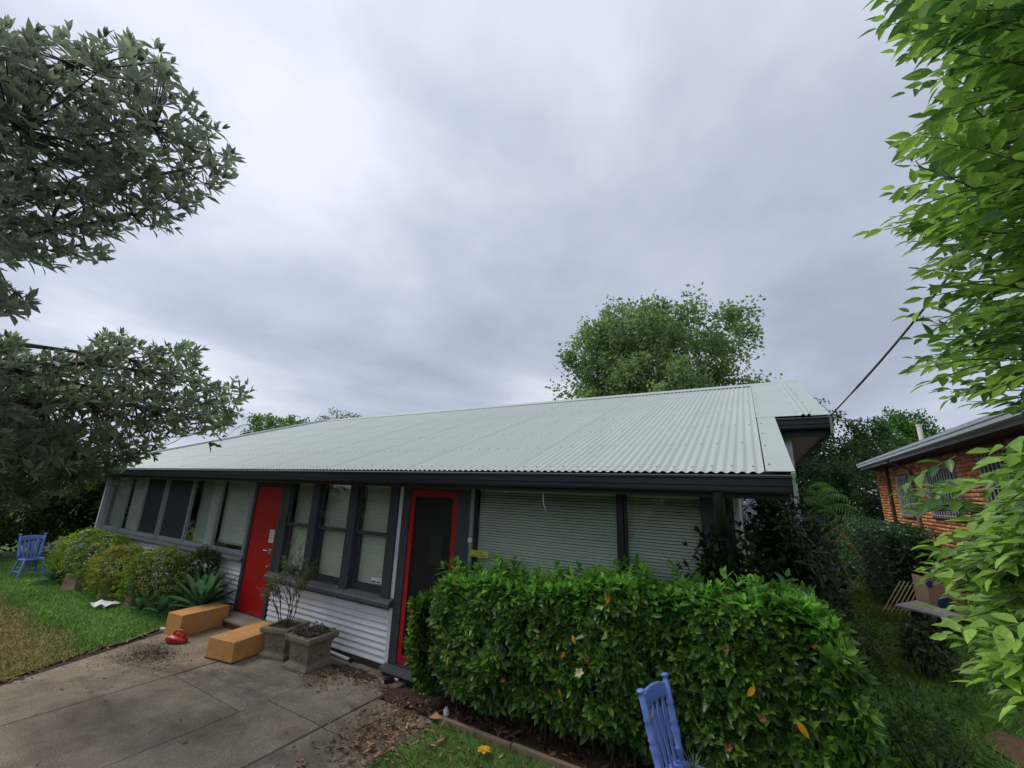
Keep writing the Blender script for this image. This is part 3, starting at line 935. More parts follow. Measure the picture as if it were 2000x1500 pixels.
# screws
mb = MB()
sv = [(0.008 * math.cos(k * PI / 3), 0.008 * math.sin(k * PI / 3), 0) for k in range(6)] + [(0.005 * math.cos(k * PI / 3), 0.005 * math.sin(k * PI / 3), 0.007) for k in range(6)]
sf = [(k, (k + 1) % 6, (k + 1) % 6 + 6, k + 6) for k in range(6)] + [tuple(range(6, 12))]
for r_i, y in enumerate((3.97, 4.75, 5.62, 6.5, 7.4, 8.3, 9.15)):
    c = 1 + (r_i % 2)
    while XR0 - c * PITCHC > XL_E:
        xx = XR0 - c * PITCHC
        if y < ytop(xx) - 0.08:
            yy = y + random.uniform(-0.015, 0.015)
            mb.add([(xx + a, yy + b - AMP * SINP, rz(yy) + AMP * COSP + h + b * TANP) for a, b, h in sv], sf)
        c += 2 if random.random() < 0.85 else 3
tag(hp('roof_screws', mb, 'screw'), kind='stuff')
# flat flashings at the right-hand edge
mb = MB()


def slope_strip(mb, x0, x1, y0, y1, h0=0.012, h1=None):
    h1 = h0 if h1 is None else h1
    mb.hexa([(x0, y0, rz(y0, h0)), (x1, y0, rz(y0, h1)), (x1, y1, rz(y1, h1)), (x0, y1, rz(y1, h0)),
             (x0, y0, rz(y0, h0 + .004)), (x1, y0, rz(y0, h1 + .004)), (x1, y1, rz(y1, h1 + .004)), (x0, y1, rz(y1, h0 + .004))])


slope_strip(mb, 0.055, 0.245, YE - 0.012, 5.985, 0.010)
mb.box(0.230, 0.245, YE - 0.012, YE + 0.02, ZE - 0.02, ZE + 0.01)
hp('barge_flashing', mb, 'flash')
mb = MB(); slope_strip(mb, 0.050, 0.53, 5.99, YR - 0.05, 0.013)
hp('barge_flashing', mb, 'flash')
mb = MB(); slope_strip(mb, 0.60, 0.80, 5.97, YR, 0.012)
hp('barge_flashing', mb, 'flash')
# lapped roll between the two flashings
mb = MB()
prof = [(0.500, 0.016), (0.515, 0.020), (0.530, 0.034), (0.545, 0.034), (0.558, 0.018), (0.575, 0.018), (0.588, 0.036), (0.605, 0.034), (0.618, 0.018)]
v = []
for y in (5.965, YR - 0.03):
    for xx, h in prof:
        v.append((xx, y, rz(y, h)))
n = len(prof)
mb.add(v, [(k, k + 1, k + 1 + n, k + n) for k in range(n - 1)])
hp('flashing_roll', mb, 'flash', smooth=True)
# screws of the flashings
mb = MB()
for xx, ys in ((0.085, (4.0, 4.6, 5.1, 5.6, 6.2, 6.8, 7.5, 8.2, 8.9)), (0.49, (6.2, 6.9, 7.6, 8.4)), (0.64, (6.2, 6.9, 7.6, 8.4))):
    for yy in ys:
        mb.add([(xx + a, yy + b, rz(yy, 0.017) + h + b * TANP) for a, b, h in sv], sf)
tag(hp('flashing_screws', mb, 'screw'), kind='stuff')
# ridge capping with rolled crown and the hip capping
mb = MB()
prof = [(-0.17, -0.17 * TANP + 0.016), (-0.165, -0.165 * TANP + 0.024), (-0.03, -0.03 * TANP + 0.030), (-0.015, 0.035), (0.0, 0.042), (0.015, 0.035), (0.03, -0.03 * TANP + 0.030), (0.17, -0.17 * TANP + 0.02)]
mb.prism([(YR + a, ZR + b) for a, b in prof], 'x', XL_R - 0.05, 0.81)
hp('ridge_cap', mb, 'flash')
mb = MB()
a, b = Vector((XL_E - 0.02, YE, ZE + 0.02)), Vector((XL_R, YR, ZR + 0.03))
mb.tube([a, b], 0.045, 8)
hp('hip_cap', mb, 'flash', smooth='auto')

# --- gutters, fascias, soffits
GP = [(3.915, 2.300), (3.835, 2.300), (3.822, 2.312), (3.822, 2.345), (3.806, 2.358), (3.806, 2.408), (3.790, 2.416), (3.790, 2.432), (3.803, 2.440), (3.815, 2.432), (3.815, 2.320), (3.900, 2.315), (3.900, 2.430), (3.915, 2.430)]
mb = MB(); mb.prism(GP, 'x', -15.70, 0.215)
hp('gutter', mb, 'gutter')
mb = MB(); mb.box(-15.66, 0.20, 3.918, 3.945, 2.255, 2.445)
hp('fascia', mb, 'fascia')
mb = MB(); mb.box(-15.6, 0.19, 3.947, 4.52, 2.287, 2.296)
hp('soffit', mb, 'fascia')
mb = MB(); mb.hexa([(0.217, 3.79, 2.285), (0.237, 3.79, 2.285), (0.237, 3.95, 2.285), (0.217, 3.95, 2.285), (0.217, 3.80, 2.452), (0.237, 3.80, 2.452), (0.237, 3.95, rz(3.95) - .01), (0.217, 3.95, rz(3.95) - .01)])
hp('barge_end', mb, 'green_trim')
mb = MB(); mb.hexa([(0.205, 3.952, 2.29), (0.225, 3.952, 2.29), (0.225, 6.0, 3.03), (0.205, 6.0, 3.03), (0.205, 3.952, rz(3.952) - .01), (0.225, 3.952, rz(3.952) - .01), (0.225, 6.0, rz(6) - .01), (0.205, 6.0, rz(6) - .01)])
hp('barge_board', mb, 'fascia')
# upper gutter where the roof steps out
dy, dz_ = 6.0 - 3.86, rz(6.0) - ZE
mb = MB(); mb.prism([(a + dy, b + dz_) for a, b in GP], 'x', 0.24, 0.775)
hp('gutter', mb, 'gutter')
mb = MB(); mb.box(0.24, 0.77, 6.062, 6.085, 3.00, 3.20)
hp('fascia', mb, 'fascia')
mb = MB(); mb.hexa([(0.777, 5.935, 3.02), (0.80, 5.935, 3.02), (0.80, 6.09, 3.02), (0.777, 6.09, 3.02), (0.777, 5.935, 3.22), (0.80, 5.935, 3.22), (0.80, 6.09, 3.26), (0.777, 6.09, 3.26)])
hp('barge_end', mb, 'green_trim')
mb = MB(); mb.hexa([(0.775, 6.095, 3.03), (0.797, 6.095, 3.03), (0.797, YR, 3.03), (0.775, YR, 3.03), (0.775, 6.095, rz(6.095) - .01), (0.797, 6.095, rz(6.095) - .01), (0.797, YR, ZR - .01), (0.775, YR, ZR - .01)])
hp('gable_board', mb, 'soffit')
mb = MB(); mb.box(0.23, 0.772, 6.088, 14.9, 3.035, 3.05)
hp('soffit', mb, 'soffit')
mb = MB(); mb.box(0.735, 0.772, 6.09, 14.9, 3.005, 3.034)
hp('soffit_bead', mb, 'fascia')

# --- downpipe at the right-hand corner
mb = MB(); mb.tube([(-0.30, 3.87, 2.30), (-0.30, 3.87, 2.22), (-0.30, 3.95, 2.13), (-0.29, 4.25, 1.98), (-0.29, 4.31, 1.88), (-0.29, 4.31, 0.1)], 0.045, 12)
hp('downpipe', mb, 'gutter', smooth='auto')

# --- walls and dark rooms behind the windows
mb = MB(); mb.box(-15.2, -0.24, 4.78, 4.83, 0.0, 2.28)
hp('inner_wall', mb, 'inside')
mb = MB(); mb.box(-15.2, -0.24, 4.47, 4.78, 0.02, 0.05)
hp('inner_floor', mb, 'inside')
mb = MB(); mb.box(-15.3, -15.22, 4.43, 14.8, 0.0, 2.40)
hp('end_wall', mb, 'clad')
mb = MB(); mb.box(-0.23, -0.18, 4.46, 6.2, 0.0, 2.28)
hp('side_wall', mb, 'clad')
# recessed main wall beside the front rooms, in boards
for k in range(30):
    z0 = 0.05 + k * 0.10
    mb = MB(); mb.hexa([(-0.175, 6.200, z0), (0.335, 6.200, z0), (0.335, 6.23, z0), (-0.175, 6.23, z0), (-0.175, 6.215, z0 + 0.097), (0.335, 6.215, z0 + 0.097), (0.335, 6.23, z0 + 0.097), (-0.175, 6.23, z0 + 0.097)])
    hp('wall_board', mb, 'clad')
mb = MB(); mb.box(0.338, 0.40, 6.19, 14.8, 0.0, 3.03)
hp('side_wall', mb, 'clad')


def boards(x0, x1, z0, z1, n, y=D):
    p = (z1 - z0) / n
    first = None
    for k in range(n):
        if first is None:
            mb = MB()
            mb.prism([(y - 0.020, 0.0), (y - 0.012, -0.004), (y + 0.02, -0.004), (y + 0.02, p - 0.006), (y - 0.004, p - 0.006), (y - 0.006, p * 0.75), (y - 0.022, 0.012)], 'x', x0, x1)
            first = mb.mesh('cladding_board', M['clad'])
        o = link('cladding_board', first, house, True)
        o.location = (0, 0, z0 + k * p)


boards(-7.00, -4.345, 0.065, 0.745, 9)
boards(-15.2, -7.955, 0.065, 0.885, 11)
boards(-3.10, -0.24, 0.065, 0.90, 11)
mb = MB(); mb.box(-15.2, -0.24, 4.425, 4.46, 0.0, 0.93)
hp('wall_backing', mb, 'inside')
mb = MB(); mb.box(-15.2, -4.3, 4.385, 4.42, -0.02, 0.058)
hp('plinth', mb, 'soil')
# white corner strip between the windows and the screen door
mb = MB(); mb.box(-4.343, -4.262, 4.376, 4.44, 0.05, 2.285)
hp('corner_strip', mb, 'clad', bevel=0.004)


def blind(x0, x1, z0, z1, y, pitch=0.030, parent=None, cords=True, open_=0.55, mt='slat'):
    mb = MB(); z = z1 - 0.03
    s, c = 0.0148 * math.sin(open_ + 0.5), 0.0148 * math.cos(open_ + 0.5)
    while z > z0:
        dz = random.uniform(-0.0006, 0.0006); tl = random.uniform(-0.0006, 0.0006)
        mb.add([(x0, y - c, z + dz - s), (x1, y - c, z + dz + tl - s), (x1, y + c, z + dz + tl + s), (x0, y + c, z + dz + s)], [(0, 1, 2, 3)])
        z -= pitch
    mb.box(x0, x1, y - 0.015, y + 0.015, z1 - 0.028, z1)
    mb.box(x0, x1, y - 0.012, y + 0.012, z0 - 0.012, z0)
    if cords:
        k = max(2, int((x1 - x0) / 0.55) + 1)
        for i_ in range(k):
            xx = x0 + 0.10 + (x1 - x0 - 0.2) * i_ / max(1, k - 1)
            mb.box(xx - 0.002, xx + 0.002, y - 0.0165, y - 0.0145, z0, z1)
    o = mb.build('blind', M[mt], parent)
    return tag(o, kind='stuff')


def pane(x0, x1, z0, z1, y, parent, name='pane', mt='glass'):
    mb = MB(); mb.box(x0, x1, y, y + 0.004, z0, z1)
    return mb.build(name, M[mt], parent)


def frame4(mb, x0, x1, z0, z1, y0, y1, w, wb=None, wt=None):
    wb = w if wb is None else wb; wt = w if wt is None else wt
    mb.box(x0, x0 + w, y0, y1, z0, z1); mb.box(x1 - w, x1, y0, y1, z0, z1)
    mb.box(x0 + w, x1 - w, y0, y1, z0, z0 + wb); mb.box(x0 + w, x1 - w, y0, y1, z1 - wt, z1)
    return mb


def window(label=None):
    o = bpy.data.objects.new('window', None); COL.objects.link(o)
    o.parent = house; o.matrix_parent_inverse = house.matrix_basis.inverted()
    if label: o['label'] = label
    return o


# --- left run of aluminium windows
ZS, ZT = 1.035, 2.27
for x in (-14.68, -13.62, -12.575, -11.50, -10.28, -9.13, -8.0):
    wdt = {-13.62: 0.20, -11.50: 0.17, -14.68: 0.2}.get(x, 0.075)
    mb = MB(); mb.box(x - wdt / 2, x + wdt / 2, 4.372, 4.43, ZS - 0.035, ZT + 0.012)
    if wdt > 0.15:
        mb.box(x - 0.018, x + 0.018, 4.358, 4.3722, ZS - 0.01, ZT)
    hp('mullion', mb, 'alu', bevel=0.003)
mb = MB(); mb.box(-14.9, -7.965, 4.376, 4.43, ZS - 0.06, ZS - 0.001)
hp('window_rail', mb, 'alu', bevel=0.003)
for x0, x1, kind in ((-14.57, -13.73, 'curtain'), (-13.51, -12.62, 'blind'), (-12.53, -11.59, 'screen'), (-11.41, -10.325, 'screen'), (-10.235, -9.175, 'half'), (-9.085, -8.045, 'blind')):
    w = window()
    mb = MB(); frame4(mb, x0, x1, ZS, ZT, 4.385, 4.405, 0.028); mb.build('frame', M['alu'], w, bevel=0.002)
    if kind == 'screen':
        pane(x0 + 0.03, x1 - 0.03, ZS + 0.03, ZT - 0.03, 4.393, w, 'flyscreen', 'insect')
    else:
        pane(x0 + 0.028, x1 - 0.028, ZS + 0.028, ZT - 0.028, 4.394, w)
    if kind == 'curtain':
        mb = MB(); mb.box(x0, x1, 4.47, 4.475, ZS, ZT); mb.build('curtain', M['curtain'], w)
    if kind == 'blind':
        blind(x0 + 0.01, x1 - 0.01, ZS + (0.10 if x0 > -9.5 else 0.01), ZT, 4.465, parent=w)
    if kind == 'half':
        blind(x0 + 0.62, x1 - 0.01, ZS + 0.02, ZT, 4.465, parent=w)
        blind(x0 + 0.02, x0 + 0.60, ZS + 0.02, ZT, 4.53, parent=w, mt='curtain')
mb = MB(); mb.prism([(4.31, 0.895), (4.31, 0.925), (4.325, 0.94), (4.40, 0.975), (4.42, 0.975), (4.42, 0.89), (4.32, 0.89)], 'x', -15.1, -7.93)
hp('sill', mb, 'sill')

# --- red door with lever, lock and frame
mb = MB(); frame4(mb, -7.955, -7.035, 0.10, 2.255, 4.37, 4.45, 0.075, 0.03, 0.07)
hp('door_frame', mb, 'frame_dark', bevel=0.003)
mb = MB(); mb.box(-7.876, -7.114, 4.392, 4.432, 0.135, 2.18)
rd = hp('door', mb, 'red', bevel=0.003)
rd['label'] = 'plain red front door left of the sash windows'
mb = MB(); mb.box(-7.25, -7.17, 4.384, 4.3919, 1.08, 1.18); mb.tube([(-7.21, 4.39, 1.15), (-7.21, 4.335, 1.15), (-7.30, 4.33, 1.15)], 0.011, 8); mb.lathe([(0.02, 0), (0.02, 0.01)], 10, (-7.21, 4.38, 1.15))
mb.build('door_handle', M['steel'], rd, smooth='auto')
mb = MB(); mb.tube([(-7.21, 4.393, 0.90), (-7.21, 4.375, 0.90)], 0.024, 12); mb.tube([(-7.21, 4.376, 0.90), (-7.21, 4.36, 0.90)], 0.008, 8)
mb.build('lock', M['steel'], rd, smooth='auto')
# door step: concrete top, maroon riser
mb = MB(); mb.box(-8.02, -6.70, 4.06, 4.385, 0.085, 0.128)
st = hp('door_step', mb, 'step', bevel=0.008)
mb = MB(); mb.box(-8.0, -6.72, 4.08, 4.38, -0.02, 0.083)
mb.build('riser', M['maroon'], st)

# --- three sash windows
mb = MB(); mb.box(-7.033, -6.87, 4.372, 4.45, 0.80, 2.285); hp('window_post', mb, 'frame_dark', bevel=0.004)
mb = MB(); mb.box(-6.235, -6.065, 4.345, 4.45, 0.79, 2.285); hp('window_post', mb, 'frame_dark', bevel=0.004)
mb = MB(); mb.box(-5.345, -5.175, 4.345, 4.45, 0.79, 2.285); hp('window_post', mb, 'frame_dark', bevel=0.004)
mb = MB(); mb.box(-4.50, -4.346, 4.345, 4.45, 0.79, 2.285); hp('window_post', mb, 'frame_dark', bevel=0.004)
for wi, (x0, x1) in enumerate(((-6.868, -6.237), (-6.063, -5.347), (-5.173, -4.502))):
    w = window()
    mb = MB(); frame4(mb, x0, x1, 1.575, 2.285, 4.392, 4.425, 0.045, 0.05, 0.02); mb.build('upper_sash', M['frame_dark'], w, bevel=0.002)
    mb = MB(); frame4(mb, x0 + 0.012, x1 - 0.012, 0.845, 1.62, 4.428, 4.46, 0.05, 0.085, 0.045); mb.build('lower_sash', M['frame_dark'], w, bevel=0.002)
    for xt in (x0, x1 - 0.012):
        mb = MB(); mb.box(xt, xt + 0.012, 4.392, 4.45, 0.845, 1.574); mb.build('sash_track', M['frame_dark'], w)
    pane(x0 + 0.045, x1 - 0.045, 1.625, 2.265, 4.408, w)
    pane(x0 + 0.062, x1 - 0.062, 0.93, 1.575, 4.444, w)
    mb = MB(); mb.box((x0 + x1) / 2 - 0.03, (x0 + x1) / 2 + 0.03, 4.375, 4.392, 1.622, 1.634); mb.tube([((x0 + x1) / 2, 4.384, 1.63), ((x0 + x1) / 2 + 0.045, 4.38, 1.648)], 0.006, 6)
    mb.build('sash_lock', M['steel'], w)
    blind(x0 + 0.02, x1 - 0.02, 0.90, 2.27, 4.50, parent=w)
mb = MB(); mb.prism([(4.285, 0.745), (4.285, 0.785), (4.30, 0.80), (4.38, 0.842), (4.45, 0.842), (4.45, 0.735), (4.30, 0.735)], 'x', -7.10, -4.275)
hp('sill', mb, 'sill')
mb = MB(); mb.box(-6.99, -4.35, 4.362, 4.376, 0.690, 0.734)
hp('apron', mb, 'sill')

# --- screen door
mb = MB(); frame4(mb, -4.26, -3.125, 0.115, 2.287, 4.355, 4.45, 0.135, 0.012, 0.055); mb.box(-3.329, -3.262, 4.36, 4.45, 0.13, 2.23)
hp('door_frame', mb, 'frame_dark', bevel=0.003)
mb = MB(); frame4(mb, -4.122, -3.332, 0.132, 2.228, 4.368, 4.405, 0.072, 0.10, 0.085)
sd = hp('screen_door', mb, 'red', bevel=0.006)
sd['label'] = 'red framed screen door with dark mesh'
mt_, t_, b_ = new_mat('dark_security_mesh')
b_.inputs['Base Color'].default_value = (0.012, 0.013, 0.016, 1); b_.inputs['Roughness'].default_value = 0.5
tcm = t_.nodes.new('ShaderNodeTexCoord'); wv = t_.nodes.new('ShaderNodeTexChecker'); wv.inputs['Scale'].default_value = 260
t_.links.new(tcm.outputs['Object'], wv.inputs['Vector'])
trm = t_.nodes.new('ShaderNodeBsdfTransparent'); msm = t_.nodes.new('ShaderNodeMixShader')
mm_ = t_.nodes.new('ShaderNodeMapRange'); mm_.inputs[3].default_value = 0.30; mm_.inputs[4].default_value = 0.42
t_.links.new(wv.outputs['Fac'], mm_.inputs[0]); t_.links.new(mm_.outputs[0], msm.inputs[0])
t_.links.new(b_.outputs[0], msm.inputs[1]); t_.links.new(trm.outputs[0], msm.inputs[2]); t_.links.new(msm.outputs[0], t_.nodes['Material Output'].inputs[0])
M['mesh'] = mt_
mb = MB(); mb.box(-4.05, -3.404, 4.386, 4.389, 0.232, 2.143); mb.build('mesh_panel', M['mesh'], sd)
mb = MB(); mb.box(-3.37, -3.345, 4.345, 4.3679, 1.02, 1.17); mb.tube([(-3.358, 4.35, 1.12), (-3.358, 4.32, 1.12), (-3.42, 4.318, 1.12)], 0.008, 8); mb.build('door_handle', M['black'], sd)
mb = MB(); mb.box(-4.12, -3.33, 4.455, 4.49, 0.13, 2.23)
hp('inner_door', mb, mat('brown_door', (0.075, 0.055, 0.05), 0.6, 0.15))
mb = MB(); mb.hexa([(-4.285, 4.235, 0.06), (-3.10, 4.235, 0.06), (-3.10, 4.40, 0.06), (-4.285, 4.40, 0.06), (-4.285, 4.245, 0.100), (-3.10, 4.245, 0.100), (-3.10, 4.40, 0.113), (-4.285, 4.40, 0.113)])
hp('threshold', mb, 'sill', bevel=0.004)
mb = MB(); mb.box(-4.27, -3.12, 4.29, 4.42, -0.02, 0.057)
hp('threshold_base', mb, 'fascia')

# --- big blinds window
for x0, x1, wd in ((-3.122, -3.072, 'alu'), (-1.275, -1.225, 'gutter'), (-0.475, -0.24, 'frame_dark')):
    mb = MB(); mb.box(x0, x1, 4.358, 4.45, 0.0 if wd == 'frame_dark' else 0.92, 2.285); hp('window_post', mb, wd, bevel=0.003)
for x0, x1 in ((-3.068, -1.277), (-1.223, -0.477)):
    w = window()
    mb = MB(); frame4(mb, x0, x1, 0.93, 2.285, 4.385, 4.42, 0.022); mb.build('frame', M['gutter'], w)
    pane(x0 + 0.022, x1 - 0.022, 0.952, 2.263, 4.40, w)
    blind(x0 + 0.015, x1 - 0.025, 0.96, 2.27, 4.47, parent=w, open_=0.40)
mb = MB(); mb.box(-3.12, -2.0, 4.34, 4.357, 0.895, 0.925); hp('sill', mb, 'sill')
mb = MB(); mb.box(-3.116, -3.062, 4.336, 4.357, 1.635, 1.685); hp('contact_sensor', mb, 'white_plastic', bevel=0.003)
mb = MB(); mb.box(-6.915, -6.872, 4.362, 4.372, 1.62, 1.70); hp('door_buzzer', mb, 'black', bevel=0.003)
mb = MB(); mb.tube([(-1.93, 3.96, 2.286), (-1.93, 3.96, 2.20), (-1.925, 3.965, 2.13), (-1.90, 3.97, 2.08), (-1.885, 3.975, 2.065)], 0.0045, 6)
hp('loose_wire', mb, 'white_plastic', smooth=True)

# sticker on the sash window and paper behind the screen door
mb = MB(); mb.box(-4.80, -4.60, 4.4405, 4.4425, 0.955, 1.03)
st_ = tag(mb.build('window_sticker', M['paper']), 'small white sticker in the corner of the sash window', 'sticker')
mb = MB(); mb.box(-4.79, -4.70, 4.4395, 4.4404, 0.965, 0.985); mb.box(-4.685, -4.62, 4.4395, 4.4404, 0.965, 0.985); mb.build('print', M['bluelogo'], st_)
mb = MB(); mb.box(-3.80, -3.58, 4.440, 4.442, 1.30, 1.66)
tag(mb.build('paper_notice', M['paper']), 'pale paper sheet behind the mesh of the screen door', 'notice')
# notice on the red door
mb = MB(); mb.box(-7.30, -7.165, 4.387, 4.3905, 1.27, 1.475)
nd_ = tag(mb.build('paper_notice', M['paper']), 'small white printed notice stuck on the plain red door', 'notice')
mb = MB()
for k in range(6):
    z = 1.445 - k * 0.027
    mb.box(-7.285, -7.185 - 0.02 * (k % 3 == 2), 4.3862, 4.3868, z - 0.006, z + (0.002 if k % 2 else 0.006))
mb.build('print', M['inkgreen'], nd_)

# yellow sign
sg = thing('warning_sign', 'small yellow sign with black lettering beside the big window', 'sign', (-2.945, 4.345, 1.52))
mb = MB(); mb.box(-0.128, 0.128, -0.004, 0.004, -0.036, 0.036); mb.build('plate', M['sign_yellow'], sg, bevel=0.002)
for s_, z, sz in (('No Cash', 0.014, 0.034), ('Kept on Premises', -0.016, 0.030)):
    o = link('lettering', text_mesh(s_, sz, 'lettering', M['ink']), sg)
    o.matrix_basis = Matrix.Translation((0, -0.0052, z)) @ Matrix.Rotation(PI / 2, 4, 'X')

# overhead cable to the house
mb = MB()
a, b = Vector((0.79, 5.95, 3.22)), at(1990, 345, 6.5)
pts = [a.lerp(b, t / 24) - Vector((0, 0, 0.10 * math.sin(PI * t / 24))) for t in range(25)]
mb.tube(pts, [0.012 if i > 3 else 0.008 for i in range(25)], 6)
tag(mb.build('overhead_cable', M['wire'], smooth=True), 'black overhead cable running up from the roof corner', 'cable')


# ================================================================== BRICK HOUSE NEXT DOOR
XB = 3.7
bh = thing('brick_house', 'orange brick house with pale gutter beyond the side path', 'house', (XB, 13.0, 0))


def bp(name, mb, mt, **k):
    return mb.build(name, M[mt] if isinstance(mt, str) else mt, bh, True, **k)


YB0, YB1, ZB0, ZB1 = 6.4, 19.85, 0.3, 3.42
mb = MB(); mb.box(XB + 0.010, XB + 0.22, YB0, YB1 - 0.004, ZB0 - 0.3, ZB1)
bp('mortar_wall', mb, 'mortar')
mb = MB(); mb.box(XB + 0.22, XB + 7, YB1 - 0.25, YB1 - 0.005, 0, ZB1)
bp('end_wall', mb, 'mortar')
wins = [(12.75, 14.55, 2.02, 3.12), (9.4, 11.45, 2.02, 3.17), (16.1, 17.3, 1.95, 3.05)]
bricks = []
row = 0
z = ZB0
while z < ZB1 - 0.08:
    y = YB0 - (0.12 if row % 2 else 0)
    while y < YB1 - 0.02:
        y0_, y1_ = max(y, YB0), min(y + 0.23, YB1)
        if y1_ - y0_ > 0.08:
            hit = [w for w in wins if y1_ > w[0] - 0.02 and y0_ < w[1] + 0.02 and z + 0.076 > w[2] - 0.01 and z < w[3] + 0.01]
            if hit:
                w = hit[0]
                if y0_ < w[0] - 0.09: bricks.append((y0_, w[0] - 0.02, z))
                if y1_ > w[1] + 0.09: bricks.append((w[1] + 0.02, y1_, z))
            else:
                bricks.append((y0_, y1_, z))
        y += 0.24
    z += 0.086; row += 1
bricks = np.array(bricks)
BOX = (np.array([(0, 0, 0), (1, 0, 0), (1, 1, 0), (0, 1, 0), (0, 0, 1), (1, 0, 1), (1, 1, 1), (0, 1, 1)], float),
       [(0, 3, 2, 1), (4, 5, 6, 7), (0, 1, 5, 4), (1, 2, 6, 5), (2, 3, 7, 6), (3, 0, 4, 7)], np.zeros((8, 2)))
palette = np.array([(0.36, 0.135, 0.055), (0.42, 0.175, 0.075), (0.30, 0.10, 0.045), (0.46, 0.215, 0.10), (0.22, 0.075, 0.040), (0.38, 0.155, 0.07)])
nb = len(bricks)
palette = palette * np.array([1.45, 1.5, 1.45])
bcol = palette[rng.integers(0, 6, nb)] * rng.uniform(0.85, 1.15, nb)[:, None]
# the 300 that show largest: the nearest stretch of wall that the picture shows above the shrubs
cen = np.column_stack([np.full(nb, XB), (bricks[:, 0] + bricks[:, 1]) / 2, bricks[:, 2]]) - np.array([0, 0, CAMZ])
zf = cen @ np.array(fwd); xr = cen @ np.array(RGT) / zf * FPX; yu = cen @ np.array(UPV) / zf * FPX
vis = (xr < 960) & (bricks[:, 2] > 1.75) & (bricks[:, 2] < 3.3)
order = np.argsort(np.where(vis, zf, 99))[:300]
big = np.zeros(nb, bool); big[order] = True
bmesh_of = {}
for i in np.where(big)[0]:
    key = (round(float(bricks[i, 1] - bricks[i, 0]), 2), int(rng.integers(0, 6)))
    if key not in bmesh_of:
        bmesh_of[key] = cloud_mesh('brick', M['brick'], np.zeros((1, 3)), np.eye(3)[None], np.array([[0.1, key[0], 0.076]]), palette[key[1]][None] * rng.uniform(0.9, 1.1), BOX, smooth=False)
    o = bpy.data.objects.new('brick', bmesh_of[key]); COL.objects.link(o)
    o.parent = bh; o.matrix_parent_inverse = bh.matrix_basis.inverted()
    o.matrix_basis = Matrix.Translation((XB - random.uniform(0, 0.003), bricks[i, 0], bricks[i, 2]))
rest = ~big
pos = np.column_stack([np.full(rest.sum(), XB) - rng.uniform(0, 0.003, rest.sum()), bricks[rest, 0], bricks[rest, 2]])
sz = np.column_stack([np.full(rest.sum(), 0.1), bricks[rest, 1] - bricks[rest, 0], np.full(rest.sum(), 0.076)])
o = link('bricks', cloud_mesh('bricks', M['brick'], pos, np.repeat(np.eye(3)[None], rest.sum(), 0), sz, bcol[rest], BOX, smooth=False), bh, True)
tag(o, kind='stuff')
# gutter, fascia, soffit, roof (falls towards us along the wall)
XG = 3.1
mb = MB(); mb.prism([(XG, 3.46), (XG - 0.015, 3.47), (XG - 0.015, 3.53), (XG - 0.03, 3.545), (XG - 0.03, 3.60), (XG + 0.11, 3.60), (XG + 0.11, 3.46)], 'y', 6.0, 19.15)
bp('gutter', mb, 'bh_gutter')
mb = MB(); mb.box(XG + 0.112, XG + 0.135, 6.0, 19.3, 3.40, 3.62); bp('fascia', mb, 'bh_gutter')
mb = MB(); mb.box(XG + 0.136, XB + 0.2, 6.0, 19.9, 3.425, 3.435); bp('soffit', mb, 'bh_soffit')
mb = MB(); mb.add([(XG - 0.02, 5.9, 3.61), (XG - 0.02, 19.3, 3.61), (7.0, 19.9, 5.0), (7.0, 5.9, 5.0)], [(0, 1, 2, 3)]); bp('roof', mb, 'rooftile')
mb = MB(); mb.tube([(3.45, 13.4, 3.68), (3.45, 13.4, 4.10)], 0.05, 10); mb.tube([(3.45, 13.4, 4.10), (3.45, 13.4, 4.13)], 0.062, 10); bp('vent_pipe', mb, 'white_plastic', smooth='auto')
mb = MB(); mb.tube([(XG + 0.05, 15.5, 3.47), (XG + 0.25, 15.6, 3.36), (XB - 0.06, 15.68, 3.20), (XB - 0.06, 15.68, 0.2)], 0.045, 8); bp('downpipe', mb, mat('mauve_pipe', (0.18, 0.14, 0.14), 0.5), smooth='auto')
mb = MB(); mb.box(XB - 0.07, XB - 0.006, 18.10, 18.30, 0.2, 3.42); bp('downpipe', mb, 'downpipe_brown')
for y0, y1, z0, z1 in wins:
    w = bpy.data.objects.new('window', None); COL.objects.link(w); w.parent = bh; w.matrix_parent_inverse = bh.matrix_basis.inverted()
    mb = MB(); mb.box(XB + 0.006, XB + 0.0095, y0, y1, z0, z1); mb.build('pane', M['insect'], w)
    for a, b in ((y0, y0 + 0.06), (y1 - 0.06, y1), ((y0 + y1) / 2 - 0.02, (y0 + y1) / 2 + 0.02)):
        mb = MB(); mb.box(XB - 0.03, XB + 0.005, a, b, z0, z1); mb.build('stile', M['alu'], w)
    mb = MB(); mb.box(XB - 0.05, XB + 0.005, y0 - 0.03, y1 + 0.03, z0 - 0.06, z0 - 0.001); mb.build('sill', M['downpipe_brown'], w)
    y = y0 + 0.08
    me = None
    while y < y1:
        if me is None:
            mb = MB(); mb.box(XB - 0.075, XB - 0.061, 0, 0.014, z0 - 0.04, z1 + 0.03); me = mb.mesh('bar', M['whitebar'])
        o = link('bar', me, w); o.location = (0, y, 0)
        y += 0.165
    for zz in (z0 + 0.02, (z0 + z1) / 2, z1 - 0.02):
        mb = MB(); mb.box(XB - 0.060, XB - 0.05, y0, y1, zz - 0.008, zz + 0.008); mb.build('bar', M['whitebar'], w)


# ================================================================== CHAIRS
def turned(mb, a, b, prof, n=10, k=1.0):
    a, b = Vector(a), Vector(b)
    mb.tube([a.lerp(b, t) for t, r in prof], [r * k for t, r in prof], n)


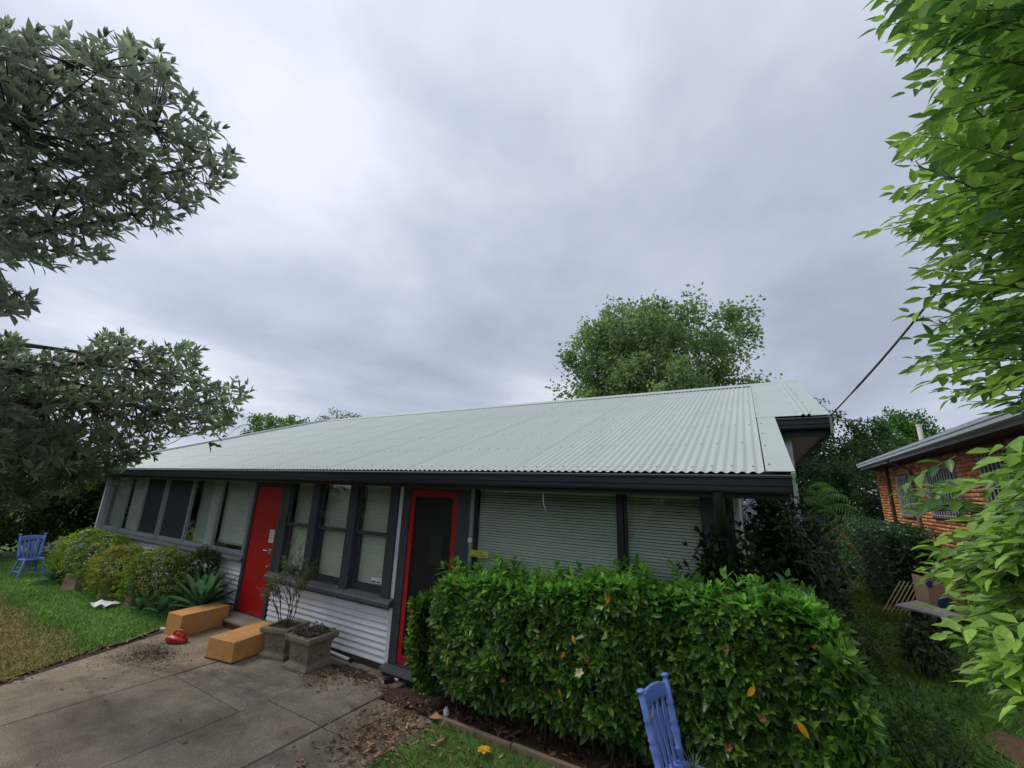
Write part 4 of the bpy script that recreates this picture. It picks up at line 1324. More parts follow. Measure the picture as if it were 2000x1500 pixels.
POST = [(0, .020), (.12, .020), (.14, .025), (.16, .018), (.30, .023), (.36, .026), (.40, .018), (.43, .026), (.46, .020), (.56, .024), (.62, .018), (.65, .025), (.69, .019), (.90, .020), (.925, .014), (.945, .014), (.955, .022), (.975, .027), (.992, .018), (1, .004)]
LEG = [(0, .013), (.10, .017), (.30, .022), (.36, .018), (.40, .026), (.44, .018), (.70, .024), (1, .020)]
STR = [(0, .009), (.3, .014), (.5, .017), (.7, .014), (1, .009)]


def chair(name, label, loc, rz_, pot_label, tilt=0.0, sc_=0.88):
    t = thing(name, label, 'chair', loc, rz_)
    t.matrix_basis = t.matrix_basis @ Matrix.Scale(sc_, 4)
    if tilt:
        t.matrix_basis = t.matrix_basis @ Matrix.Rotation(tilt, 4, 'X')
    # seat: rounded saddle with a hole for a pot is hidden by the pot rim
    mb = MB(); n = 28; v = []; f = []
    for ring, (s, z) in enumerate(((0.93, 0.405), (1.0, 0.418), (1.0, 0.432), (0.96, 0.443), (0.6, 0.437))):
        for k in range(n):
            a = 2 * PI * k / n
            ex = math.copysign(abs(math.cos(a)) ** 0.62, math.cos(a)) * 0.225; ey = math.copysign(abs(math.sin(a)) ** 0.62, math.sin(a)) * 0.21
            v.append((ex * s, ey * s, z))
    for r_ in range(4):
        for k in range(n):
            f.append((r_ * n + k, r_ * n + (k + 1) % n, (r_ + 1) * n + (k + 1) % n, (r_ + 1) * n + k))
    f.append(tuple(range(n - 1, -1, -1))); f.append(tuple(4 * n + k for k in range(n)))
    mb.add(v, f); mb.build('seat', M['bluepaint'], t, smooth='auto')
    for sx, sy in ((-1, -1), (1, -1), (-1, 1), (1, 1)):
        mb = MB(); turned(mb, (sx * 0.235, sy * 0.235, 0.0), (sx * 0.165, sy * 0.15, 0.42), LEG, 10, 1.15); mb.build('leg', M['bluepaint'], t, smooth=True)
    for sx in (-1, 1):
        mb = MB(); turned(mb, (sx * 0.213, -0.205, 0.14), (sx * 0.213, 0.205, 0.14), STR); mb.build('stretcher', M['bluepaint'], t, smooth=True)
        mb = MB(); turned(mb, (sx * 0.19, 0.155, 0.43), (sx * 0.235, 0.285, 1.03), POST, 14, 1.4); mb.build('back_post', M['bluepaint'], t, smooth=True)
    mb = MB(); turned(mb, (-0.21, -0.02, 0.145), (0.21, -0.02, 0.145), STR); mb.build('stretcher', M['bluepaint'], t, smooth=True)
    mb = MB(); turned(mb, (-0.205, 0.19, 0.20), (0.205, 0.19, 0.20), STR); mb.build('stretcher', M['bluepaint'], t, smooth=True)
    # crest rail: bowed board with shaped top
    mb = MB(); v = []; f = []; n = 15
    for k in range(n):
        u = -1 + 2 * k / (n - 1)
        x = u * 0.250; bow = 0.035 * (1 - u * u)
        top = 0.965 + 0.022 * math.cos(u * PI * 0.5) ** 0.7 - 0.010 * math.exp(-((abs(u) - 0.78) / 0.15) ** 2); bot = 0.865 + 0.012 * (1 - u * u)
        yb_, yt_ = 0.25 + bow, 0.272 + bow
        v += [(x, yb_ - 0.012, bot), (x, yb_ + 0.012, bot), (x, yt_ + 0.012, top), (x, yt_ - 0.012, top)]
    for k in range(n - 1):
        for j in range(4):
            f.append((4 * k + j, 4 * k + (j + 1) % 4, 4 * k + 4 + (j + 1) % 4, 4 * k + 4 + j))
    f.append((0, 1, 2, 3)); f.append((4 * n - 1, 4 * n - 2, 4 * n - 3, 4 * n - 4))
    mb.add(v, f); mb.build('crest_rail', M['bluepaint'], t, smooth='auto', bevel=0.003)
    for u in (-0.6, -0.2, 0.2, 0.6):
        mb = MB(); bow = 0.035 * (1 - u * u); v = []; f = []
        pr = [(0, .012), (.15, .016), (.45, .022), (.62, .030), (.80, .032), (.90, .018), (.97, .011), (1.0, .011)]
        for s, hw in pr:
            x = u * (0.185 + 0.03 * s); y = 0.165 + (0.085 + bow) * s; z = 0.43 + 0.455 * s
            th = 0.007
            v += [(x - hw, y - th, z), (x + hw, y - th, z), (x + hw, y + th, z), (x - hw, y + th, z)]
        for k in range(len(pr) - 1):
            for j in range(4):
                f.append((4 * k + j, 4 * k + (j + 1) % 4, 4 * k + 4 + (j + 1) % 4, 4 * k + 4 + j))
        f.append((3, 2, 1, 0)); q = 4 * len(pr); f.append((q - 4, q - 3, q - 2, q - 1))
        mb.add(v, f); mb.build('slat', M['bluepaint'], t, smooth='auto')
    # pot let into the seat
    p = thing('plant_pot', pot_label, 'pot'); p.matrix_basis = t.matrix_basis @ Matrix.Translation((0, -0.02, 0.235))
    mb = MB(); mb.lathe([(0.085, 0), (0.12, 0.19), (0.145, 0.209), (0.145, 0.22), (0.115, 0.22), (0.11, 0.20)], 20); mb.build('body', M['bluepot'], p, smooth='auto')
    mb = MB(); mb.lathe([(0.109, 0.19), (0.10, 0.202)], 16); mb.build('soil', M['soil'], p)
    return t, p


chair('blue_chair', 'blue painted slat-back chair on the lawn before the dark shrubs', (-14.6, 3.29, 0.0), math.radians(97), 'blue grey pot hanging under the seat of the far lawn chair')
c2, pot2 = chair('blue_chair', 'blue painted slat-back chair close up against the clipped hedge', (-0.595, 3.60, 0.0), math.radians(77), 'blue pot sunk in the seat of the chair by the hedge')

# spiky grey-green plant in the near pot
AIR = (np.array([(-.5, 0, 0), (.5, 0, 0), (-.4, .33, .10), (.4, .33, .10), (-.25, .68, .10), (.25, .68, .10), (0, 1, -.04)], float), [(0, 1, 3, 2), (2, 3, 5, 4), (4, 5, 6)], np.array([(0, 0), (1, 0), (0, .3), (1, .3), (0, .7), (1, .7), (.5, 1)], float))
sp_ = thing('spiky_plant', 'small spiky grey green plant growing in the near blue chair', 'plant')
sp_.matrix_basis = pot2.matrix_basis @ Matrix.Translation((0, 0, 0.19))
for i in range(26):
    a = i * 2.4; th = 0.15 + 0.95 * (i / 26) + random.uniform(-.1, .1)
    d = np.array([[math.sin(th) * math.cos(a), math.sin(th) * math.sin(a), math.cos(th)]]); nm = np.array([[-math.cos(th) * math.cos(a), -math.cos(th) * math.sin(a), math.sin(th)]])
    l_ = random.uniform(0.15, 0.26)
    me = cloud_mesh('leaf', M['leaf_soft'], np.zeros((1, 3)), frames(d, nm), np.array([[0.017, l_, l_]]), np.array([[0.11, 0.15, 0.08]]) * random.uniform(0.8, 1.3), AIR)
    link('leaf', me, sp_)
# yellow flower caught on the near chair
fl = thing('yellow_flower', 'little yellow blossom caught under the crest of the near blue chair', 'flower')
fl.matrix_basis = c2.matrix_basis @ Matrix.Translation((-0.165, 0.235, 0.84))
for i in range(7):
    a = i * 0.9
    d = np.array([[math.cos(a), -0.3, math.sin(a)]]); me = cloud_mesh('petal', M['petal'], np.zeros((1, 3)), frames(d, np.array([[0, -1.0, 0.1]])), np.array([0.035]), np.array([[0.62, 0.42, 0.05]]), leaf_template(0.4, .1, .2, .6, 2))
    link('petal', me, fl)

# ================================================================== BOXES, PLANTERS, SMALL THINGS
def carton(label, A, dirx, w, l, h, tape, stain, skew=0.0):
    """A: near left corner, dirx: angle of the short side"""
    t = thing('foam_box', label, 'box', (A[0], A[1], 0.002), dirx)
    mb = MB(); mb.hexa([(0, 0, 0), (w, 0, 0), (w + skew, l, 0), (skew, l, 0), (0.006, 0.004, h), (w - 0.004, 0.002, h), (w + skew - 0.004, l, h), (skew + 0.006, l, h)])
    mb.build('body', M['cardboard'], t, bevel=0.006)
    for y0, y1 in tape:
        mb = MB(); mb.box(w + skew * y0 / l - 0.001, w + skew * y0 / l + 0.0035, y0, y1, 0.01, h - 0.012)
        mb.build('tape', M['tape'], t)
    if stain:
        mb = MB(); mb.box(-0.003, w + 0.003, -0.0025, 0.02, 0.0, 0.016); mb.box(w - 0.02, w + 0.003, 0.02, l * 0.6, 0.0, 0.010); mb.build('stain', M['mould'], t, jitter=0.002)
    return t


carton('orange rectangular box lying beside the red container, nearer the lawn', (-7.97, 3.42), math.radians(6), 0.38, 0.70, 0.29, ((0.33, 0.41),), False)
carton('orange rectangular box with dirty base lying in front of the stone planter', (-6.50, 3.32), math.radians(10), 0.49, 0.80, 0.245, ((0.42, 0.50),), True)

sp1 = np.column_stack([rng.normal(-6.02, .14, 150), rng.normal(3.82, .15, 150)])
litter('box_crumbs', 'specks of dirt on top of the dirty based orange box', sp1[(sp1[:, 0] > -6.5) & (sp1[:, 0] < -5.82)], size=(0.005, 0.022), cols=((0.04, 0.02, 0.01), (0.16, 0.07, 0.03)), z=0.249)
# red plastic container with loop handle
rc = thing('red_container', 'red plastic container with loop handle lying on the paving', 'container', (-7.40, 3.36, 0.0), math.radians(25))
rc.matrix_basis = rc.matrix_basis @ Matrix.Scale(0.88, 4)
mb = MB(); n = 14; v = []; f = []
sec = [(-0.15, .035, .050), (-0.13, .075, .085), (-0.06, .095, .10), (0.02, .10, .085), (0.10, .085, .07), (0.155, .05, .05)]
for x_, ry, rz_ in sec:
    for k in range(n):
        a = 2 * PI * k / n
        v.append((x_, ry * math.copysign(abs(math.cos(a)) ** .7, math.cos(a)), 0.002 + rz_ * (1 + math.copysign(abs(math.sin(a)) ** .7, math.sin(a))) * 0.62))
for i in range(len(sec) - 1):
    for k in range(n):
        f.append((i * n + k, i * n + (k + 1) % n, (i + 1) * n + (k + 1) % n, (i + 1) * n + k))
f.append(tuple(range(n))); f.append(tuple((len(sec) - 1) * n + k for k in range(n)))
mb.add(v, f); mb.build('body', M['redplastic'], rc, smooth='auto')
mb = MB(); mb.tube([(0.03 + 0.10 * math.cos(a), 0, 0.125 + 0.055 * math.sin(a)) for a in [i * PI / 10 for i in range(-3, 14)]], 0.016, 8); mb.build('handle', M['redplastic'], rc, smooth=True)
mb = MB(); mb.tube([(-0.148, 0, 0.05), (-0.175, 0, 0.05)], 0.038, 12); mb.build('cap', M['black'], rc, smooth='auto')


def planter(label, loc, rz_, s=1.0, seed=0):
    t = thing('stone_planter', label, 'planter', loc, rz_)
    pr = [(0.215, 0), (0.215, 0.035), (0.205, 0.05), (0.19, 0.06), (0.172, 0.075), (0.168, 0.085), (0.178, 0.27), (0.176, 0.275), (0.19, 0.285), (0.195, 0.30), (0.218, 0.315), (0.232, 0.330), (0.232, 0.372), (0.224, 0.385), (0.17, 0.385), (0.165, 0.35)]
    pr = [(a * s, b * s) for a, b in pr]
    mb = MB(); mb.sqlathe(pr); mb.build('body', M['stone'], t, bevel=0.006)
    # raised ornament on the faces
    for k in range(4):
        mb = MB()
        for q in (-0.05, 0, 0.05):
            blob(mb, (q * s, -0.176 * s, (0.17 - abs(q) * 0.4) * s), (0.028 * s, 0.010 * s, 0.022 * s), 8, 5, 0.2)
        o = mb.build('ornament', M['stone'], t, smooth=True); o.rotation_euler = (0, 0, k * PI / 2)
    mb = MB(); v = []; g = 9
    for i in range(g):
        for j in range(g):
            v.append(((-0.166 + 0.332 * i / (g - 1)) * s, (-0.166 + 0.332 * j / (g - 1)) * s, (0.352 + random.uniform(0, 0.03)) * s))
    mb.add(v, [(i * g + j, (i + 1) * g + j, (i + 1) * g + j + 1, i * g + j + 1) for i in range(g - 1) for j in range(g - 1)])
    mb.build('soil', M['soil'], t)
    return t


planter('mossy square stone planter holding the tall wiry shrub', (-5.85, 3.97, 0), math.radians(16), 0.95)
planter('mossy square stone planter of withered plants, nearer the screen door', (-5.215, 3.935, 0), math.radians(3), 1.0)

# withered plants in the second planter
dp = thing('withered_plants', 'withered dead plants filling the right-hand stone planter', 'plant', (-5.215, 3.935, 0.36))
n = 260
p = np.column_stack([rng.uniform(-0.2, 0.2, n), rng.uniform(-0.2, 0.2, n), rng.uniform(0.36, 0.42, n)]) + np.array([-5.215, 3.935, 0])
d = np.column_stack([rng.normal(0, 1, n), rng.normal(0, 1, n), rng.uniform(-0.1, 0.7, n)])
leaf_cloud(dp, 'dead_leaves', dict(pos=p, dir=d, nrm=np.column_stack([rng.normal(0, .5, n), rng.normal(0, .5, n), np.ones(n)]), size=rng.uniform(0.03, 0.09, n), col=lerp((0.035, 0.032, 0.028), (0.12, 0.11, 0.09), rng.uniform(0, 1, n))), M['litter'], T_LANCE)
mb = MB()
for i in range(26):
    a = random.uniform(0, 6.28); r = random.uniform(0.02, 0.17)
    b = Vector((-5.215 + r * math.cos(a), 3.935 + r * math.sin(a), 0.37)); e_ = b + Vector((random.uniform(-.08, .08), random.uniform(-.08, .08), random.uniform(0.03, 0.11)))
    mb.tube([b, b.lerp(e_, .5) + Vector((0, 0, .02)), e_], [.004, .003, .002], 5)
tag(mb.build('stems', M['twig'], dp, True), kind='stuff')

# wiry shrub in the first planter
ws = thing('wiry_shrub', 'tall wiry shrub with tiny leaves in the left-hand stone planter', 'shrub', (-5.85, 3.97, 0.36))
mb = MB(); tips = []
base = Vector((-5.85, 3.97, 0.36))


def grow(p, d, l, r, depth):
    e_ = p + d * l
    m_ = p.lerp(e_, .5) + Vector((random.uniform(-1, 1), random.uniform(-1, 1), random.uniform(-1, 1))) * l * 0.08
    mb.tube([p, m_, e_], [r, r * .85, r * .65], 5, caps=False)
    tips.append((p.lerp(e_, .6), d)); tips.append((e_, d)); tips.append((m_, d))
    if depth > 0:
        for _ in range(random.choice((2, 2, 3))):
            q = Vector((random.uniform(-1, 1), random.uniform(-1, 1), random.uniform(-.35, .8)))
            nd = (d * 1.15 + q * 0.75).normalized()
            grow(p.lerp(e_, random.uniform(.55, 1)), nd, l * random.uniform(.55, .9), r * .6, depth - 1)


for dx, dy, l in ((-0.30, -0.05, .30), (-.12, .1, .30), (.10, -.05, .34), (.20, .08, .32), (.02, .05, .36), (-.45, -.1, .22), (.26, -.08, .26)):
    grow(base + Vector((dx * .25, dy * .3, -0.01)), Vector((dx, dy, 1)).normalized(), l * 1.12, .0075, 4)
tag(mb.build('stems', M['twig'], ws, True), kind='stuff')
tp = np.array([t[0] for t in tips]); td = np.array([t[1] for t in tips])
keep = rng.uniform(0, 1, len(tp)) < 0.5
tp, td = tp[keep], td[keep]
L = whorls(tp, td, 0.036, (0.20, 0.24, 0.11), (0.075, 0.095, 0.045), 2, 4, 0.025, 0.5)
leaf_cloud(ws, 'foliage', L, M['leaf_soft'], leaf_template(.36, .05, .1, .6, 2))

# can lying on the ground
cn = thing('drink_can', 'crushed black drink can with silver end lying by the threshold', 'can')
cn.matrix_basis = Matrix.Translation((-4.03, 4.17, 0.034)) @ Matrix.Rotation(math.radians(62), 4, 'Z') @ Matrix.Rotation(PI / 2, 4, 'Y')
mb = MB(); mb.lathe([(0.024, -0.06), (0.032, -0.052), (0.033, 0.045), (0.027, 0.060)], 18); mb.build('body', M['black'], cn, smooth='auto')
mb = MB(); mb.lathe([(0.026, -0.0605), (0.0265, -0.064), (0.024, -0.064), (0.022, -0.058)], 18); mb.build('end', M['steel'], cn, smooth='auto')
# pipes at the wall foot
pp = thing('plastic_pipe', 'white plastic pipe with black end lying along the wall foot', 'pipe', (-5.1, 4.33, 0.02))
mb = MB(); mb.tube([(-5.55, 4.345, 0.030), (-4.90, 4.315, 0.026)], 0.020, 10); mb.build('tube', M['white_plastic'], pp, True, smooth='auto')
mb = MB(); mb.tube([(-4.90, 4.315, 0.026), (-4.86, 4.313, 0.026)], 0.023, 10); mb.build('end', M['black'], pp, True, smooth='auto')
mb = MB(); mb.tube([(-4.10, 4.225, 0.020), (-3.96, 4.26, 0.020)], 0.017, 10)
tag(mb.build('plastic_offcut', M['white_plastic'], smooth='auto'), 'short white plastic offcut behind the drink can', 'pipe')
mb = MB(); mb.tube([(-8.13, 3.44, 0.028), (-8.02, 3.52, 0.028)], 0.024, 10)
tag(mb.build('plastic_tube', M['white_plastic'], smooth='auto'), 'white plastic tube at the lawn edge behind the orange box', 'tube')

# folded newspaper on the lawn
npz = thing('newspaper', 'crumpled white newspaper lying on the green lawn', 'newspaper', (-10.35, 3.40, 0.03), math.radians(20))
mb = MB(); v = []; gx, gy = 10, 7
for i in range(gx):
    for j in range(gy):
        v.append((-.22 + .44 * i / 9, -.13 + .26 * j / 6, 0.025 + 0.03 * math.sin(i * 1.1) * math.cos(j * 1.3) + random.uniform(0, .014)))
mb.add(v, [(i * gy + j, (i + 1) * gy + j, (i + 1) * gy + j + 1, i * gy + j + 1) for i in range(gx - 1) for j in range(gy - 1)])
mb.build('page', M['paper'], npz)
mb = MB(); mb.add([(a * 0.9 + .02, b * 0.8 - .03, c * 0.5 - 0.01) for a, b, c in v], [(i * gy + j, (i + 1) * gy + j, (i + 1) * gy + j + 1, i * gy + j + 1) for i in range(gx - 1) for j in range(gy - 1)])
mb.build('page', mat('newsprint', (0.42, 0.42, 0.44), 0.9, 0.4, 30), npz)

# yellow flower on the near grass, scraps
hf = thing('hibiscus_flower', 'fallen yellow orange flower on the grass before the hedge', 'flower', (-2.31, 3.64, 0.05))
for i in range(6):
    a = i * 1.047
    me = cloud_mesh('petal', M['petal'], np.zeros((1, 3)), frames(np.array([[math.cos(a), math.sin(a), .35]]), np.array([[-math.cos(a) * .4, -math.sin(a) * .4, 1.0]])), np.array([0.06]), np.array([[0.66, 0.36, 0.02]]) * random.uniform(.8, 1.1), leaf_template(.85, .10, .35, .8, 3))
    link('petal', me, hf)
mb = MB(); blob(mb, (-2.97, 3.93, 0.05), (0.03, 0.025, 0.05), 8, 6, .3)
tag(mb.build('plastic_scrap', mat('clear_scrap', (0.45, 0.48, 0.5), 0.25)), 'crumpled clear plastic scrap at the end of the edging board', 'scrap')
mb = MB(); v = [(-3.10, 3.82, .02), (-3.0, 3.78, .05), (-2.97, 3.86, .03), (-3.07, 3.9, .055)]; mb.add(v, [(0, 1, 2, 3)])
tag(mb.build('orange_peel', mat('tan_scrap', (0.42, 0.22, 0.10), .8)), 'curled tan paper scrap beside the edging board', 'scrap')

# black nursery pot with tag, by the lawn
npot = thing('nursery_pot', 'black nursery pot with white tag beside the first orange box', 'pot', (-8.42, 3.86, 0))
mb = MB(); mb.lathe([(0.085, 0), (0.11, .19), (0.118, .195), (0.118, .215), (.10, .215), (.098, .19)], 18); mb.build('body', M['black'], npot, smooth='auto')
mb = MB(); mb.lathe([(0.097, .18), (.09, .19)], 14); mb.build('soil', M['soil'], npot)
mb = MB(); mb.box(-0.035, 0.035, -0.118, -0.114, 0.10, 0.15); o = mb.build('tag', M['paper'], npot); o.rotation_euler = (0, 0, 0.6)

# ================================================================== AGAVES
def agave(label, loc, n, l, cols, seed, spread=(0.25, 1.25), wdt=0.22):
    g = random.Random(seed)
    t = thing('agave', label, 'plant', loc)
    for i in range(n):
        a = i * 2.39996 + g.uniform(-.15, .15); u = (i + .5) / n
        th = spread[0] + (spread[1] - spread[0]) * u + g.uniform(-.1, .1)
        ll = l * (0.75 + 0.35 * math.sin(PI * min(1, u + .15))) * g.uniform(.85, 1.1)
        w = wdt * l * g.uniform(.85, 1.1)
        v, f, uv = [], [], []
        ns = 8
        for s in range(ns + 1):
            q = s / ns
            hw = w * 0.5 * (0.55 + 0.9 * math.sin(PI * (q * .78 + .06)) - 0.4) * (1 if q < .97 else .35)
            hw = max(hw, 0.004 if q > .98 else 0.01)
            droop = -0.16 * q * q * math.sin(th)
            r_ = ll * q * math.sin(th); z_ = ll * q * math.cos(th) + ll * droop
            ca, sa = math.cos(a), math.sin(a)
            cup = hw * 0.45
            nx, nz = -math.cos(th), math.sin(th)
            for k, (off, up) in enumerate(((-hw, cup), (0, 0), (hw, cup))):
                v.append((r_ * ca - off * sa + nx * up * ca, r_ * sa + off * ca + nx * up * sa, 0.03 + z_ + nz * up)); uv.append((k / 2, q))
        for s in range(ns):
            b_ = 3 * s
            f += [(b_, b_ + 1, b_ + 4, b_ + 3), (b_ + 1, b_ + 2, b_ + 5, b_ + 4)]
        tplv = (np.array(v), f, np.array(uv))
        c = np.array([cols[0]]) * (1 - u) + np.array([cols[1]]) * u
        link('leaf', cloud_mesh('leaf', M['leaf_soft'], np.zeros((1, 3)), np.eye(3)[None], np.ones(1), c * g.uniform(.85, 1.15), tplv), t)
    return t


AG = ((0.075, 0.140, 0.070), (0.040, 0.086, 0.048))
agave('large grey green agave beside the plain red door', (-8.3, 4.02, 0.12), 38, 0.70, AG, 1, wdt=0.17)
agave('smaller agave at the lawn edge behind the nursery pot', (-8.95, 3.72, 0.02), 16, 0.42, AG, 2)
agave('strappy agave below the middle garden bush', (-9.45, 3.62, 0.02), 14, 0.34, AG, 3)
agave('low agave rosette beside the far blue chair', (-13.35, 3.45, 0.02), 16, 0.50, ((0.06, 0.11, 0.06), (0.04, 0.08, 0.05)), 4, (0.5, 1.45))

# ================================================================== GARDEN BUSHES
def bush(name, label, c, r, n, L, young, old, seed, tip=None, tpl=T_OVAL, material='leaf_soft', per=4, group=None, singles=0, shell=0.72, cat_='bush'):
    global rng
    keep_rng = rng; rng = np.random.default_rng(seed)
    t = thing(name, label, cat_, (c[0], c[1], 0), 0, group)
    d = unit(rng.normal(size=(n, 3))); d[:, 2] = np.where(d[:, 2] < -0.55, -d[:, 2], d[:, 2])
    lob = 1 + 0.13 * np.sin(d[:, 0] * 6 + seed) * np.cos(d[:, 1] * 5 + seed) + 0.08 * np.sin(d[:, 2] * 8 + seed * 2)
    rr = rng.uniform(shell, 1.0, n) * lob
    p = np.array(c) + d * rr[:, None] * np.array(r)
    ok = p[:, 2] > 0.03
    p, d = p[ok], d[ok]
    Lf = whorls(p, d + np.array([0, 0, .45]) + rng.normal(0, .3, d.shape), L, young, old, 2, per, L * .6, .35)
    if tip is not None:
        k = len(p); m_ = rng.uniform(0, 1, k) < tip[1] * (0.3 + np.clip((p[:, 2] - c[2]) / r[2], 0, 1) + np.clip(-(p[:, 1] - c[1]) / r[1], 0, 1) * .5)
        full = np.tile(m_, len(Lf['pos']) // k)
        Lf['col'][full] = np.array(tip[0]) * rng.uniform(.7, 1.2, full.sum())[:, None]
    leaf_cloud(t, 'foliage', Lf, M[material], tpl, singles)
    mb = MB()
    for i in range(9):
        a = i * 2.4
        e_ = Vector(c) + Vector((r[0] * .6 * math.cos(a), r[1] * .6 * math.sin(a), r[2] * .35))
        mb.tube([(c[0] + .08 * math.cos(a), c[1] + .08 * math.sin(a), 0), Vector((c[0], c[1], c[2] * .4)).lerp(e_, .4), e_], [.012, .009, .004], 5)
    tag(mb.build('stems', M['twig'], t, True), kind='stuff')
    rng = keep_rng
    return t


bush('azalea_bush', 'green rounded azalea with a few white blooms behind the chair side of the bed', (-12.9, 3.80, 0.52), (1.30, 0.55, 0.60), 1700, 0.060, (0.244, 0.338, 0.050), (0.081, 0.144, 0.027), 11)
bush('azalea_bush', 'yellow green azalea with orange tips between the two green ones', (-11.2, 3.80, 0.42), (0.95, 0.46, 0.50), 1500, 0.050, (0.325, 0.362, 0.050), (0.094, 0.144, 0.027), 12, ((0.36, 0.19, 0.06), .09))
bush('azalea_bush', 'dense azalea with coppery patches under the window nearest the agave', (-9.7, 3.90, 0.46), (0.98, 0.44, 0.52), 1700, 0.050, (0.213, 0.300, 0.045), (0.056, 0.100, 0.022), 13, ((0.32, 0.15, 0.06), .035))
bush('dark_shrub', 'small dark shrub against the white boards behind the agave', (-8.75, 4.12, 0.58), (0.36, 0.26, 0.52), 420, 0.055, (0.060, 0.095, 0.018), (0.018, 0.035, 0.010), 14)
# white blooms on the first azalea
for i, (px, py) in enumerate(((160, 1040), (172, 1036), (206, 1047), (218, 1046))):
    q = at(px, py, 13.05)
    t = thing('white_bloom', ('white bloom at the top of the far green azalea', 'white bloom beside the topmost one of the far azalea', 'white bloom on the house side of the far azalea', 'outermost white bloom on the far azalea towards the window')[i], 'flower', q, 0, 'white azalea blooms')
    for k in range(5):
        a = k * 1.257
        link('petal', cloud_mesh('petal', M['petal'], np.zeros((1, 3)), frames(np.array([[math.cos(a), math.sin(a), .4]]), np.array([[0, 0, 1.0]])), np.array([.06]), np.array([[.62, .62, .58]]), leaf_template(.7, .1, .3, .7, 2)), t)
# stones bordering the bed
for q, sz_, rz_, lab in (((-12.35, 3.50), (.42, .22, .34), .3, 'tan sandstone block below the far azalea'), ((-11.05, 3.60), (.20, .16, .40), -.2, 'pale stone between the yellow azalea and its neighbour'), ((-10.02, 3.70), (.20, .18, .46), .15, 'upright tan stone under the azalea nearest the agave')):
    mb = MB(); a_, b_, c_ = sz_
    mb.hexa([(-a_ / 2, -b_ / 2, -.03), (a_ / 2, -b_ / 2, -.03), (a_ / 2, b_ / 2, -.03), (-a_ / 2, b_ / 2, -.03), (-a_ * .38, -b_ * .4, c_ * .9), (a_ * .42, -b_ * .35, c_), (a_ * .40, b_ * .4, c_ * .95), (-a_ * .4, b_ * .4, c_ * .8)])
    o = mb.build('border_stone', M['sandstone'], bevel=.03, jitter=.008); o.location = (q[0], q[1], 0); o.rotation_euler = (0, 0, rz_)
    tag(o, lab, 'stone', 'stones bordering the bush bed')


